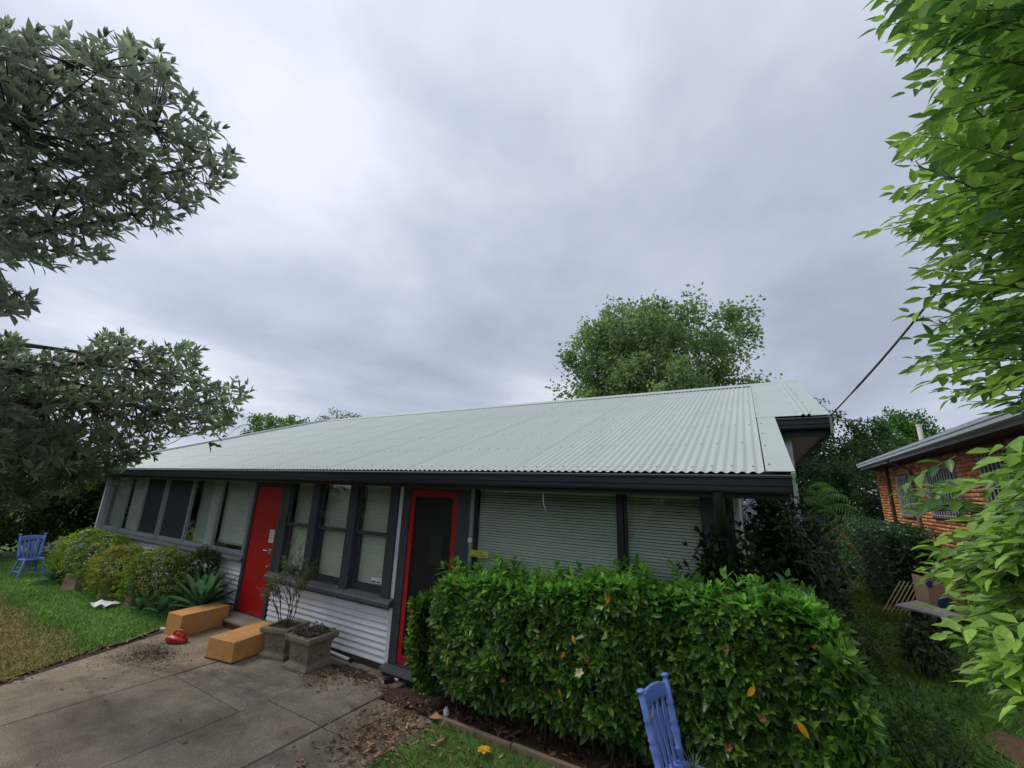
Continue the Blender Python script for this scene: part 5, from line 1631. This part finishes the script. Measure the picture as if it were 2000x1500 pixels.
# ================================================================== THE CLIPPED HEDGE
def hedge():
    t = thing('clipped_hedge', 'clipped glossy green gardenia hedge in front of the big window', 'hedge', (-1.4, 4.15, 0))
    x0, x1 = -3.38, 0.34

    def ztop(x): return 1.175 + 0.086 * (x + 3.4) + 0.035 * np.sin(x * 4.1) + 0.03 * np.sin(x * 9.3) - 0.30 * np.clip((x + 0.05) / 0.5, 0, 1) ** 2 - 0.12 * np.clip((-3.0 - x) / 0.4, 0, 1) ** 2
    def yfront(x): return 3.97 + 0.04 * np.sin(x * 3.3 + 1) - 0.06 * np.clip(x + 0.5, 0, 1) + 0.28 * np.clip((-2.95 - x) / 0.45, 0, 1) ** 2 + 0.13 * np.exp(-((x + 0.72) / 0.30) ** 2)
    Ls = []
    # front face
    n = 1350
    x = rng.uniform(x0, x1, n); u = rng.uniform(0, 1, n) ** 0.85
    zt = ztop(x)
    z = 0.20 + (zt - 0.22) * u
    bulge = 0.07 * np.sin(PI * np.clip((z - .1) / zt, 0, 1)) + 0.05 * np.sin(x * 7 + z * 5) * np.sin(z * 8)
    tuck = 0.26 * np.clip((0.42 - z) / .30, 0, 1) ** 2                       # hedge draws in at its foot
    y = yfront(x) - bulge + tuck + rng.uniform(0, 0.06, n)
    y = y + 0.09 * (np.sin(x * 11 + z * 6) * np.sin(z * 13 - x * 4) > .55)
    p = np.column_stack([x, y, z]); ax = np.column_stack([rng.normal(0, .5, n), -np.ones(n), rng.normal(.30, .5, n)])
    Ls.append(whorls(p, ax, 0.126, (0.210, 0.360, 0.055), (0.032, 0.088, 0.018), 3, 3, .06, .34, yb=-0.10))  # deep green leaves, darkened further in colour as the less lit face
    # deeper layer, sparse and dark
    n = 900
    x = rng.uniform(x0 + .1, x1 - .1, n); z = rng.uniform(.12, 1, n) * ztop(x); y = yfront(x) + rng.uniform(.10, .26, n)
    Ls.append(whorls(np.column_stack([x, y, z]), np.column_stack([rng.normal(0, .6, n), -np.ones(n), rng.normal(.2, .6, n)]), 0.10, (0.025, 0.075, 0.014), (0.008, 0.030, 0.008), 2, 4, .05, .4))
    # top
    n = 1050
    x = rng.uniform(x0, x1, n); y = yfront(x) - .03 + rng.uniform(0, 1, n) * (4.33 - yfront(x) + .35 * np.clip((x + .1) / .5, 0, 1))
    z = ztop(x) + rng.normal(0, .025, n) + np.where(rng.uniform(0, 1, n) < .09, rng.uniform(.05, .19, n), 0)
    Ls.append(whorls(np.column_stack([x, y, z - .03]), np.column_stack([rng.normal(0, .28, n), rng.normal(-.12, .28, n), np.ones(n)]), 0.122, (0.250, 0.510, 0.080), (0.055, 0.175, 0.030), 3, 3, .075, .3, yb=.22))  # greens kept brighter than the front, light from above put into colour
    # left and right ends
    for xe, sgn, n, yr in ((x0, -1, 420, (3.9, 4.32)), (x1, 1, 620, (3.75, 4.75))):
        y = rng.uniform(*yr, n); z = rng.uniform(.18 if sgn < 0 else .08, 1, n) * (ztop(np.full(n, xe)))
        xx = xe + sgn * (.07 * np.sin(PI * z / 1.5) + rng.uniform(-.1, .03, n)) - sgn * .2 * np.clip((.5 - z) / .4, 0, 1) * (sgn < 0)
        Ls.append(whorls(np.column_stack([xx, y, z]), np.column_stack([np.full(n, sgn * 1.0), rng.normal(-.55, .5, n), rng.normal(.3, .4, n)]), 0.118, (0.210, 0.360, 0.055), (0.034, 0.092, 0.018), 3, 3, .06, .34))
    L = cat(Ls)
    # a few yellowed leaves
    yl = rng.uniform(0, 1, len(L['pos'])) < 0.0022
    L['col'][yl] = np.array([.50, .26, .02])
    L['front'] = np.where(L['pos'][:, 1] < yfront(L['pos'][:, 0]) + .05, 1.0, .6)
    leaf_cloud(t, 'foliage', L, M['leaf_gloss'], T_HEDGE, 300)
    mb = MB()
    for i in range(34):
        x = x0 + .2 + (x1 - x0 - .4) * i / 33 + random.uniform(-.05, .05); y = random.uniform(4.02, 4.25)
        top = Vector((x + random.uniform(-.2, .2), y + random.uniform(-.15, .1), random.uniform(.7, 1.1)))
        b = Vector((x, y, -.01)); m_ = b.lerp(top, .5) + Vector((random.uniform(-.06, .06), random.uniform(-.06, .06), 0))
        mb.tube([b, m_, top], [.014, .010, .005], 6)
        for _ in range(2):
            s = b.lerp(m_, random.uniform(.4, 1)); e_ = s + Vector((random.uniform(-.25, .25), random.uniform(-.25, .1), random.uniform(.1, .3)))
            mb.tube([s, e_], [.007, .003], 5)
    tag(mb.build('stems', M['twig'], t, True, smooth=True), kind='stuff')


hedge()
# cream bloom and faded brown blooms on the hedge
def bloom(label, px, py, dist, c, s, n=9, grp=None, name='gardenia_bloom'):
    q = at(px, py, dist)
    t = thing(name, label, 'flower', q, 0, grp)
    to = (CAM - q).normalized()
    for k in range(n):
        a = k * 2.4
        e1 = to.orthogonal().normalized(); e2 = to.cross(e1)
        dd = (e1 * math.cos(a) + e2 * math.sin(a)) + to * random.uniform(0.1, 1.2)
        link('petal', cloud_mesh('petal', M['petal'], np.zeros((1, 3)), frames(np.array([dd]), np.array([to])), np.array([s * (1 - .4 * k / n)]), np.array([c]) * random.uniform(.75, 1.1), leaf_template(.6, .1, .3, .7, 3)), t)


bloom('cream gardenia bloom on the face of the hedge', 1131, 1313, 4.05, (.62, .56, .30), .045)
for px, py, d_, lab in ((893, 1148, 4.75, 'faded reddish bloom near the top left of the hedge'), (1146, 1288, 4.05, 'faded brown bloom just above the cream gardenia'), (1418, 1268, 3.45, 'faded brown bloom at the upper middle of the hedge'), (1489, 1404, 3.3, 'faded brown bloom beside the hanging yellow leaf'), (1423, 1460, 3.35, 'faded brown bloom low behind the blue chair'), (982, 1328, 4.35, 'faded brown bloom on the lower hedge left of the cream one')):
    bloom(lab, px, py, d_, (.17, .055, .022), .024, 14, 'faded blooms of the hedge')
for i, (px, py, d_, lab) in enumerate(((876, 1282, 4.55, 'yellow leaf hanging low at the screen door end of the hedge'), (1103, 1273, 4.12, 'yellow leaf hanging above the cream gardenia'), (1092, 1345, 4.1, 'yellow leaf hanging below the cream gardenia'), (1557, 1408, 3.15, 'large yellow leaf hanging at the chair end of the hedge'), (1474, 1340, 3.3, 'yellow edged leaf in the middle of the hedge near the chair'), (1118, 1240, 4.1, 'small orange leaf high on the hedge face'))):
    q = at(px, py, d_)
    o = link('yellow_leaf', cloud_mesh('yellow_leaf', M['leaf_soft'], np.zeros((1, 3)), frames(np.array([[random.uniform(-.7, .7), random.uniform(-.6, .1), -1.0]]), np.array([[random.uniform(-.8, .3), -1.0, random.uniform(0, .8)]])), np.array([random.uniform(.06, .09)]), np.array([[.52, .27, .02]]), T_HEDGE))
    o.location = q; tag(o, lab, 'leaf', 'yellowed leaves of the hedge')

# ================================================================== SHRUBS AT THE HOUSE CORNER
bush('dark_corner_shrub', 'dark glossy shrub at the corner of the house under the downpipe', (0.17, 5.25, 1.32), (0.46, 0.55, 1.15), 820, 0.115, (0.045, 0.105, 0.018), (0.008, 0.024, 0.008), 21, tpl=T_LANCE, material='leaf_gloss', singles=120, shell=.35, cat_='shrub')
bush('dark_window_shrub', 'dark leafy shrub reaching across the right edge of the big window', (-0.33, 4.30, 1.42), (0.30, 0.10, 0.62), 90, 0.12, (0.055, 0.115, 0.020), (0.010, 0.028, 0.009), 22, tpl=T_LANCE, material='leaf_gloss', shell=.3, cat_='shrub')
bush('straggly_shrub', 'straggly thin-leaved shrub on the grass at the end of the hedge', (0.92, 4.9, 0.42), (0.42, 0.65, 0.42), 170, 0.075, (0.112, 0.203, 0.036), (0.022, 0.057, 0.015), 23, tpl=T_LANCE, material='leaf_soft', shell=.35, cat_='shrub')
bush('low_weed_shrub', 'low weedy shrub in the grass beside the side path', (0.98, 8.2, 0.30), (0.50, 1.3, 0.42), 280, 0.08, (0.128, 0.203, 0.036), (0.030, 0.068, 0.018), 24, tpl=T_LANCE, material='leaf_soft', shell=.4, cat_='shrub')
bush('budding_shrub', 'low shrub with pale buds in front of the dumped boxes', (1.72, 8.3, 0.34), (0.32, 0.4, 0.34), 130, 0.12, (0.10, 0.17, 0.05), (0.02, 0.055, 0.02), 25, material='leaf_gloss', shell=.4, cat_='shrub')
bush('side_foliage', 'mixed foliage against the side wall beyond the corner shrub', (0.72, 8.6, 0.75), (0.32, 1.5, 0.85), 380, 0.12, (0.084, 0.154, 0.031), (0.017, 0.042, 0.014), 26, tpl=T_LANCE, material='leaf_gloss', shell=.4, cat_='shrub')

# grey trunk by the corner with palm-like fronds
FROND = leaf_template(0.09, .03, .25, .6, 4)


def fronds(t, base, n, l, cols, seed, th=(0.2, 1.3), part='frond', mt='leaf_soft', along=24, leafl=.32):
    g = np.random.default_rng(seed)
    for i in range(n):
        a = i * 2.4 + g.uniform(-.3, .3); tt = th[0] + (th[1] - th[0]) * i / n
        P, Dd, Nn, S = [], [], [], []
        ll = l * g.uniform(.8, 1.15)
        pts = []
        for k in range(along):
            q = (k + 1) / along
            an = tt + 0.9 * q * q
            r_ = ll * q * math.sin(tt + .35 * q); z_ = ll * q * math.cos(an)
            c = np.array([r_ * math.cos(a), r_ * math.sin(a), z_]); pts.append(c)
        pts = np.array(pts); tan = np.gradient(pts, axis=0)
        sd = np.array([-math.sin(a), math.cos(a), 0])
        for k in range(3, along):
            for s in (-1, 1):
                P.append(pts[k]); Dd.append(unit(tan[k][None])[0] * .55 + sd * s * .8 + np.array([0, 0, -.25])); Nn.append((0, 0, 1)); S.append(leafl * math.sin(PI * min(.97, .15 + .8 * k / along)) * g.uniform(.85, 1.1))
        P = np.array(P) + np.array(base)
        me = cloud_mesh(part, M[mt], P, frames(np.array(Dd), np.array(Nn, float)), np.array(S), np.repeat(np.array([cols]), len(P), 0) * g.uniform(.7, 1.25, (len(P), 1)), FROND)
        link(part, me, t, True)


pm = thing('palm', 'arching palm behind the corner of the house', 'palm', (1.15, 14.0, 0))
mb = MB(); mb.tube([(1.15, 14, 0), (1.12, 14.05, 1.0), (1.16, 14, 1.9)], [.16, .13, .10], 10); mb.build('trunk', M['bark'], pm, True, smooth=True)
fronds(pm, (1.16, 14, 1.9), 13, 1.55, (.055, .115, .030), 31)
fronds(pm, (1.35, 13.9, 1.75), 4, 1.0, (.38, .20, .035), 32, (2.0, 2.5), 'dead_frond', along=14, leafl=.2)
mb = MB(); mb.tube([(0.60, 8.9, 0), (0.62, 8.95, 1.2), (0.60, 9, 2.35)], [.07, .06, .05], 8)
pt = thing('slender_trunk', 'slender pale trunk with ferny leaves beside the side wall', 'tree', (0.60, 8.9, 0))
mb.build('trunk', M['bark'], pt, True, smooth=True)
fronds(pt, (0.60, 9, 2.25), 9, .75, (.06, .13, .03), 33, (.4, 1.6), 'frond', along=16, leafl=.2)

# ================================================================== THINGS DUMPED DOWN THE SIDE
lt = thing('lattice', 'broken timber lattice leaning on the neighbour hedge', 'lattice', (2.35, 12.6, 0.0))
for i in range(11):
    u = i / 10
    mb = MB(); a = Vector((1.95 + .75 * u, 12.25 + .25 * u, .02)); b = a + Vector((.50, .50, .62))
    mb.tube([a, b], .014, 4); mb.build('slat', M['cane'], lt, True)
for u in (.15, .85):
    mb = MB(); a = Vector((1.95, 12.25, .02)).lerp(Vector((2.45, 12.75, .64)), u); mb.tube([a + Vector((0, .03, 0)), a + Vector((.75, .28, 0))], .014, 4); mb.build('rail', M['cane'], lt, True)
fb = thing('cardboard_box', 'flattened cardboard box with blue printing among the leaves', 'box', (2.72, 12.1, 0), math.radians(18))
mb = MB(); mb.hexa([(0, 0, .1), (.55, 0, .1), (.55, .4, .1), (0, .4, .1), (.02, .02, .85), (.60, .03, .62), (.60, .42, .62), (.02, .42, .85)]); mb.build('body', M['kraft'], fb, bevel=.006)
mb = MB(); mb.lathe([(.15, -.004), (.15, 0)], 20); o = mb.build('blue_print', M['bluelogo'], fb); o.matrix_basis = Matrix.Translation((.28, .004, .36)) @ Matrix.Rotation(PI / 2, 4, 'X')
mb = MB(); mb.lathe([(.07, -.004), (.07, 0)], 20); o = mb.build('blue_print', M['bluelogo'], fb); o.matrix_basis = Matrix.Translation((.07, .012, .72)) @ Matrix.Rotation(PI / 2, 4, 'X')
mb = MB(); mb.hexa([(2.05, 11.45, .34), (2.70, 11.0, .30), (2.95, 11.35, .32), (2.45, 11.75, .42), (2.05, 11.45, .37), (2.70, 11.0, .33), (2.95, 11.35, .35), (2.45, 11.75, .45)])
pg = thing('grey_panel', 'flat grey panel resting on a dark crate in front of the lattice', 'panel', (2.5, 11.4, .3)); mb.build('board', M['panel_grey'], pg, True)
mb = MB(); mb.hexa([(2.25, 11.35, 0), (2.68, 11.1, 0), (2.88, 11.35, 0), (2.5, 11.62, 0), (2.25, 11.35, .335), (2.68, 11.1, .295), (2.88, 11.35, .315), (2.5, 11.62, .39)])
tag(mb.build('dark_crate', M['black']), 'dark crate under the flat grey panel', 'crate')
for i, (q, rz_, lab) in enumerate((((1.05, 15.4, .03), .3, 'yellow plastic tray on the side path, nearer the house wall'), ((1.72, 16.0, .03), -.4, 'yellow plastic tray on the side path, nearer the neighbour hedge'))):
    t = thing('yellow_tray', lab, 'tray', q, rz_, 'yellow trays on the side path')
    mb = MB(); mb.hexa([(-.32, -.16, 0), (.32, -.16, 0), (.30, .16, 0), (-.30, .16, 0), (-.28, -.12, .13), (.34, -.13, .07), (.30, .13, .08), (-.26, .12, .15)]); mb.build('body', M['yellow_toy'], t, bevel=.03)
    mb = MB(); mb.box(-.30, -.08, .10, .20, .05, .17); mb.build('clip', M['black'], t)
mb = MB(); blob(mb, (2.55, 14.6, .10), (.12, .09, .08), 8, 5, .25); tag(mb.build('red_scrap', M['redplastic']), 'scrap of red plastic at the foot of the neighbour hedge', 'scrap')
tb = thing('teal_bin', 'teal plastic bin standing down the side path', 'bin', (1.42, 22.0, 0))
mb = MB(); mb.sqlathe([(.17, 0.05), (.22, .85), (.24, .87), (.24, .92)]); mb.build('body', M['teal'], tb, bevel=.01)
mb = MB(); mb.hexa([(-.25, -.27, .925), (.25, -.27, .925), (.25, .26, .925), (-.25, .26, .925), (-.2, -.22, .99), (.2, -.22, .99), (.2, .26, 1.0), (-.2, .26, 1.0)]); mb.build('lid', M['teal'], tb, bevel=.01)
mb = MB(); mb.tube([(-.2, .24, .07), (.2, .24, .07)], .07, 10); mb.build('wheel', M['black'], tb)
mb = MB(); mb.box(-.02, .02, -.008, .008, 0, .09); mb.box(-.028, .028, -.006, .006, .07, .11)
o = mb.build('plant_tag', M['white_plastic']); o.location = at(1688, 1440, 4.7); o.location.z -= 0.05; tag(o, 'white plant tag sticking out at the end of the hedge', 'tag')

# neighbour's dark clipped hedge
nh = thing('neighbour_hedge', 'dark clipped hedge along the brick house next door', 'hedge', (2.75, 16.5, 0))
n = 9000
f_ = rng.uniform(0, 1, n)
x = np.where(f_ < .5, 2.28 + rng.normal(0, .06, n), rng.uniform(2.25, 3.3, n)); y = np.where(f_ < .85, rng.uniform(12.9, 20.2, n), 12.9 + rng.normal(0, .06, n)); z = np.where((f_ > .5) & (f_ < .85), 1.66 + rng.normal(0, .05, n), rng.uniform(.05, 1.7, n))
x = x + .10 * np.sin(y * 2.3) * np.cos(z * 3)
L = dict(pos=np.column_stack([x, y, z]), dir=unit(rng.normal(size=(n, 3)) + np.array([-.5, -.3, .1])), nrm=unit(rng.normal(size=(n, 3)) * .6 + np.array([-.3, -.3, .8])), size=.085 * rng.uniform(.7, 1.3, n), col=lerp((0.019, 0.051, 0.022), (0.056, 0.120, 0.045), rng.uniform(0, 1, n)))
leaf_cloud(nh, 'foliage', L, M['leaf_gloss'], T_FAR)
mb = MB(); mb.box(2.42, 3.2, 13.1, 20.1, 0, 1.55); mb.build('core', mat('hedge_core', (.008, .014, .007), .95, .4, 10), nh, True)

# ================================================================== BACKGROUND TREES
tree('plane_tree', 'broad round leafy tree rising behind the roof ridge', 'tree', (-5.0, 24.0, 0), (-4.9, 24.0, 8.2), (5.2, 4.4, 5.5), 640, 105, .215, (.090, .145, .062), (.215, .295, .120), .28, 41, clump_r=.14, shell=.25)  # leaf colours lightened to stand in for distance haze
tree('dark_tree', 'dark dense tree between the two houses', 'tree', (3.3, 25.0, 0), (3.15, 25.0, 3.6), (2.3, 2.4, 3.1), 200, 90, .15, (0.018, 0.045, 0.015), (0.075, 0.128, 0.039), .2, 42, clump_r=.18, shell=.3)
tree('round_tree', 'round green tree showing above the brick house roof', 'tree', (8.2, 34, 0), (8.0, 34, 5.4), (2.6, 2.6, 2.2), 150, 80, .17, (0.030, 0.083, 0.021), (0.105, 0.203, 0.042), .2, 43, clump_r=.16, shell=.4)
tree('dark_tree', 'low dark tree further back beyond the palm', 'tree', (1.2, 29, 0), (1.3, 29, 3.0), (2.2, 2, 2.8), 130, 80, .16, (0.024, 0.057, 0.018), (0.083, 0.143, 0.039), .2, 44, clump_r=.18, shell=.3)
tree('dark_shrub_tree', 'dense dark bush filling the gap behind the neighbour hedge', 'tree', (3.2, 21.8, 0), (3.0, 21.8, 2.0), (1.5, 1.2, 1.9), 130, 90, .11, (0.014, 0.036, 0.014), (0.050, 0.092, 0.031), .12, 45, clump_r=.2, shell=.3)
for px, py, ds, r_, nc, pr, dk, lt_, sd_, lab in ((548, 850, 30, (2.0, 1.8, 1.25), 110, 70, (.060, .110, .034), (.170, .250, .080), 46, 'light green treetop just above the left end of the ridge'), (655, 846, 31, (2.1, 1.6, 1.7), 70, 40, (.070, .090, .056), (.140, .165, .100), 47, 'thin greyish treetop beside the light green one over the ridge')):
    q = at(px, py, ds)
    tree('far_tree', lab, 'tree', (q.x, q.y, 0), tuple(q), r_, nc, pr, .15, dk, lt_, .12, sd_, clump_r=.2, shell=.3)
FPQ = at(512, 842, 29)
fp = thing('far_palm', 'spiky palm crown over the left end of the roof', 'palm', (FPQ.x, FPQ.y, 0))
mb = MB(); mb.tube([(FPQ.x, FPQ.y, 0), tuple(FPQ)], .15, 8); mb.build('trunk', M['bark'], fp, True)
fronds(fp, tuple(FPQ), 14, 1.6, (.085, .15, .045), 48, (.3, 1.6))

# dark shrubs behind the far chair and at the end of the house
tree('dark_garden_tree', 'tall dark shrub behind the far blue chair', 'shrub', (-18.4, 3.2, 0), (-18.6, 3.0, 1.9), (1.9, 2.3, 1.95), 230, 90, .13, (0.015, 0.039, 0.013), (0.078, 0.135, 0.036), .12, 51, clump_r=.17, shell=.45)
tree('dark_garden_tree', 'dark shrub hiding the far end of the house', 'shrub', (-17.2, 5.6, 0), (-17.3, 5.6, 1.5), (1.5, 1.2, 1.7), 150, 90, .12, (.006, .016, .007), (.028, .050, .016), .12, 52, clump_r=.18, shell=.4)
tree('dark_garden_tree', 'dark shrub at the outer end of the lawn', 'shrub', (-18.5, -0.3, 0), (-18.6, -0.4, 2.0), (2.0, 2.3, 2.1), 170, 90, .14, (0.015, 0.039, 0.013), (0.075, 0.132, 0.036), .12, 53, clump_r=.17, shell=.45)
# the garden trees across the lawn behind the viewer (seen mirrored in the panes)
tree('street_tree', 'leafy tree mirrored in the windows', 'tree', (-9.5, -15, 0), (-9.5, -15, 2.6), (6.0, 2.2, 2.3), 130, 45, .5, (.020, .045, .014), (.070, .115, .030), .25, 54, clump_r=.22, shell=.3)
tree('street_tree', 'broad tree mirrored in the big window', 'tree', (4.0, -15, 0), (4.0, -15, 2.6), (6.0, 2.2, 2.3), 130, 45, .5, (.020, .045, .014), (.070, .115, .030), .25, 55, clump_r=.22, shell=.3)


for q, r_, sd_, lab in (((-20, -14, 2.6), (6.0, 2.2, 2.4), 56, 'unseen tree row mirrored in the sash windows'), ((-31, -10, 2.8), (6.0, 2.4, 2.6), 57, 'unseen tree row mirrored in the windows nearest the red door'), ((-44, -12, 3.0), (7.0, 2.4, 2.9), 58, 'unseen tree row mirrored in the windows beyond the azaleas')):  # unseen trees added so the panes reflect dark green instead of sky
    tree('street_tree', lab, 'tree', (q[0], q[1], 0), q, r_, 130, 45, .5, (.020, .045, .014), (.070, .115, .030), .25, sd_, clump_r=.24, shell=.3)


# ================================================================== THE OVERHANGING TREE ON THE LEFT
def left_tree():
    t = thing('overhanging_tree', 'leathery leaved tree reaching over the lawn and roof end', 'tree', (-6.4, -1.3, 0))
    A = [(-60, 60), (60, 70), (120, 85), (155, 60), (185, 90), (250, 70), (295, 85), (325, 130), (335, 175), (395, 200), (395, 230), (430, 255), (420, 280), (462, 318), (430, 370), (370, 405), (320, 450), (250, 440), (200, 480), (205, 520), (130, 515), (60, 520), (-60, 540)]
    A2 = [(-60, 560), (40, 570), (65, 590), (30, 612), (-60, 630)]
    B = [(-60, 680), (0, 665), (100, 705), (150, 690), (200, 655), (290, 680), (375, 672), (385, 700), (395, 750), (470, 745), (480, 775), (455, 815), (425, 850), (405, 868), (370, 850), (300, 868), (230, 885), (150, 905), (60, 935), (-60, 960)]
    B2 = [(-60, 880), (160, 900), (330, 872), (250, 910), (120, 960), (-60, 1010)]
    hub = Vector((-6.1, -0.9, 3.0))
    Ls, tips = [], []
    for poly, n, dr, g, al in ((A, 660, (4.6, 6.6), (0.155, 0.190, 0.130), .5), (A2, 26, (5.2, 6.0), (0.155, 0.190, 0.130), .5), (B, 860, (5.6, 8.2), (0.128, 0.172, 0.104), .6), (B2, 220, (6.4, 8.4), (0.085, 0.128, 0.064), .3)):  # leaf greens paled and greyed to imitate a hazy flare veil
        q = in_poly(poly, n)
        ds = rng.uniform(*dr, n)
        p = np.array([at(a, b, c) for (a, b), c in zip(q, ds)])
        out_ = unit(p - np.array(hub))
        ax = out_ * .55 + np.array([0, 0, al]) + rng.normal(0, .38, (n, 3))
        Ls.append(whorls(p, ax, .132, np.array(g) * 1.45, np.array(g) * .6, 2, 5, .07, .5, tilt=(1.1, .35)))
        tips.append((p, unit(ax)))
    L = cat(Ls)
    leaf_cloud(t, 'foliage', L, M['leaf_veiled'], leaf_template(.30, .06, .12, .7, 3), 300)
    mb = MB()
    b0 = Vector((-6.4, -1.3, 0))
    mb.tube([b0, (-6.35, -1.2, 1.2), (-6.2, -1.0, 2.4), hub], [.26, .21, .18, .15], 12)
    # limbs
    limbs = []
    for px, py, ds in ((300, 250, 5.6), (130, 120, 5.5), (420, 320, 5.8), (100, 430, 5.3), (380, 740, 7.0), (440, 830, 7.2), (200, 760, 6.8), (120, 870, 7.2), (250, 700, 6.6), (40, 250, 5.2), (260, 420, 5.6)):
        e_ = at(px, py, ds)
        m1_ = hub.lerp(e_, .35) + Vector((0, 0, .25 if py < 600 else -.15)); m2_ = hub.lerp(e_, .7) + Vector((random.uniform(-.1, .1), random.uniform(-.1, .1), .08))
        mb.tube([hub, m1_, m2_, e_], [.075, .048, .026, .008], 7)
        limbs += [m1_.lerp(m2_, u) for u in (0, .25, .5, .75)] + [m2_.lerp(e_, u) for u in (0, .25, .5, .75, 1)]
    LM = np.array(limbs)
    for p, ax in tips:
        for i in range(0, len(p), 2):
            j = int(np.argmin(((LM - p[i]) ** 2).sum(1)))
            s = Vector(LM[j]); e_ = Vector(p[i])
            mb.tube([s, s.lerp(e_, .6) + Vector((0, 0, -.05)), e_], [.010, .006, .004], 4, caps=False)
    mb.build('branches', M['bark'], t, True, smooth=True)


left_tree()


# ================================================================== THE NEAR TREE ON THE RIGHT
def right_tree():
    t = thing('near_tree', 'bright green leafy tree close by along the right edge', 'tree', (2.15, 1.6, 0))
    T = [(1725, -40), (1730, 30), (1780, 60), (1815, 110), (1850, 190), (1785, 255), (1770, 330), (1735, 410), (1755, 500), (1800, 545), (1800, 600), (1800, 650), (1830, 720), (1880, 770), (1940, 790), (2080, 800), (2080, -40)]
    Bq = [(2000, 850), (1965, 930), (1915, 1010), (1840, 1065), (1805, 1095), (1860, 1120), (1905, 1180), (1925, 1240), (1945, 1275), (1990, 1310), (2080, 1350), (2080, 820), (2030, 830)]
    Cq = [(1900, 1290), (1960, 1340), (2060, 1420), (2060, 1300), (1980, 1290)]
    Wq = [(1775, 925), (1840, 930), (1870, 985), (1800, 1000)]
    hub = np.array([1.9, 1.9, 2.6])
    Ls, segs = [], []
    for poly, n, dr, yb, Lf, tw in ((T, 250, (2.1, 3.2), .04, .080, .25), (Bq, 190, (1.8, 2.6), .06, .074, .22), (T, 170, (3.0, 4.0), -.30, .088, .28), (Bq, 90, (2.5, 3.2), -.3, .080, .25), (Cq, 26, (2.2, 3.2), -.45, .09, .26), (Wq, 8, (2.6, 3.2), -.45, .10, .22)):
        q = in_poly(poly, n); ds = rng.uniform(*dr, n)
        p = np.array([at(a, b, c) for (a, b), c in zip(q, ds)])
        o_ = p - hub; o_[:, 2] *= .45
        ax = unit(o_) * .9 + np.array(RGT) * -.35 + rng.normal(0, .30, (n, 3)) + np.array([0, 0, .05])
        ax = unit(ax)
        up = np.array([0, 0, 1.0]) + rng.normal(0, .22, (n, 3)) + np.array([-.10, -.12, 0])
        base = p - ax * tw * .8
        Ls.append(sprays(base, ax, up, Lf, (.255, .420, .055), (.028, .088, .018), 4, tw, .20, yb))
        segs.append((base, ax, tw))
    L = cat(Ls)
    leaf_cloud(t, 'foliage', L, M['leaf_near'], T_BROAD, 300)
    mb = MB()
    mb.tube([(2.15, 1.6, 0), (2.1, 1.65, 1.2), (2.0, 1.8, 2.3), tuple(hub), (1.9, 2.0, 4.0), (1.8, 2.1, 5.2)], [.10, .085, .075, .065, .045, .02], 10)
    spine = [Vector((2.1, 1.65, 1.0)).lerp(Vector((1.8, 2.1, 5.2)), k / 30) for k in range(31)]
    S = np.array(spine)
    for base, ax, tw in segs:
        for i in range(len(base)):
            b = Vector(base[i]); a = Vector(ax[i])
            pts_ = [b + a * tw * u + Vector((0, 0, -.18 * tw * u * u)) for u in (0, .5, 1.0)]
            mb.tube(pts_, [.0032, .0024, .0014], 4, caps=False)
            if i % 2 == 0:
                j = int(np.argmin((S[:, 2] - b.z + .5) ** 2)); s = Vector(S[j])
                mb.tube([s, s.lerp(b, .5) + Vector((0, 0, .06)), b], [.010, .006, .0035], 4, caps=False)
    mb.build('branches', M['greentwig'], t, True, smooth=True)


right_tree()
# low weeds at the lower right corner
bush('corner_weed', 'bright leafy weed at the bottom of the picture beside the grass', (1.08, 3.55, 0.22), (0.14, 0.12, 0.20), 26, 0.10, (0.16, 0.26, 0.05), (0.07, 0.14, 0.03), 61, tpl=T_BROAD, shell=.3, cat_='weed')
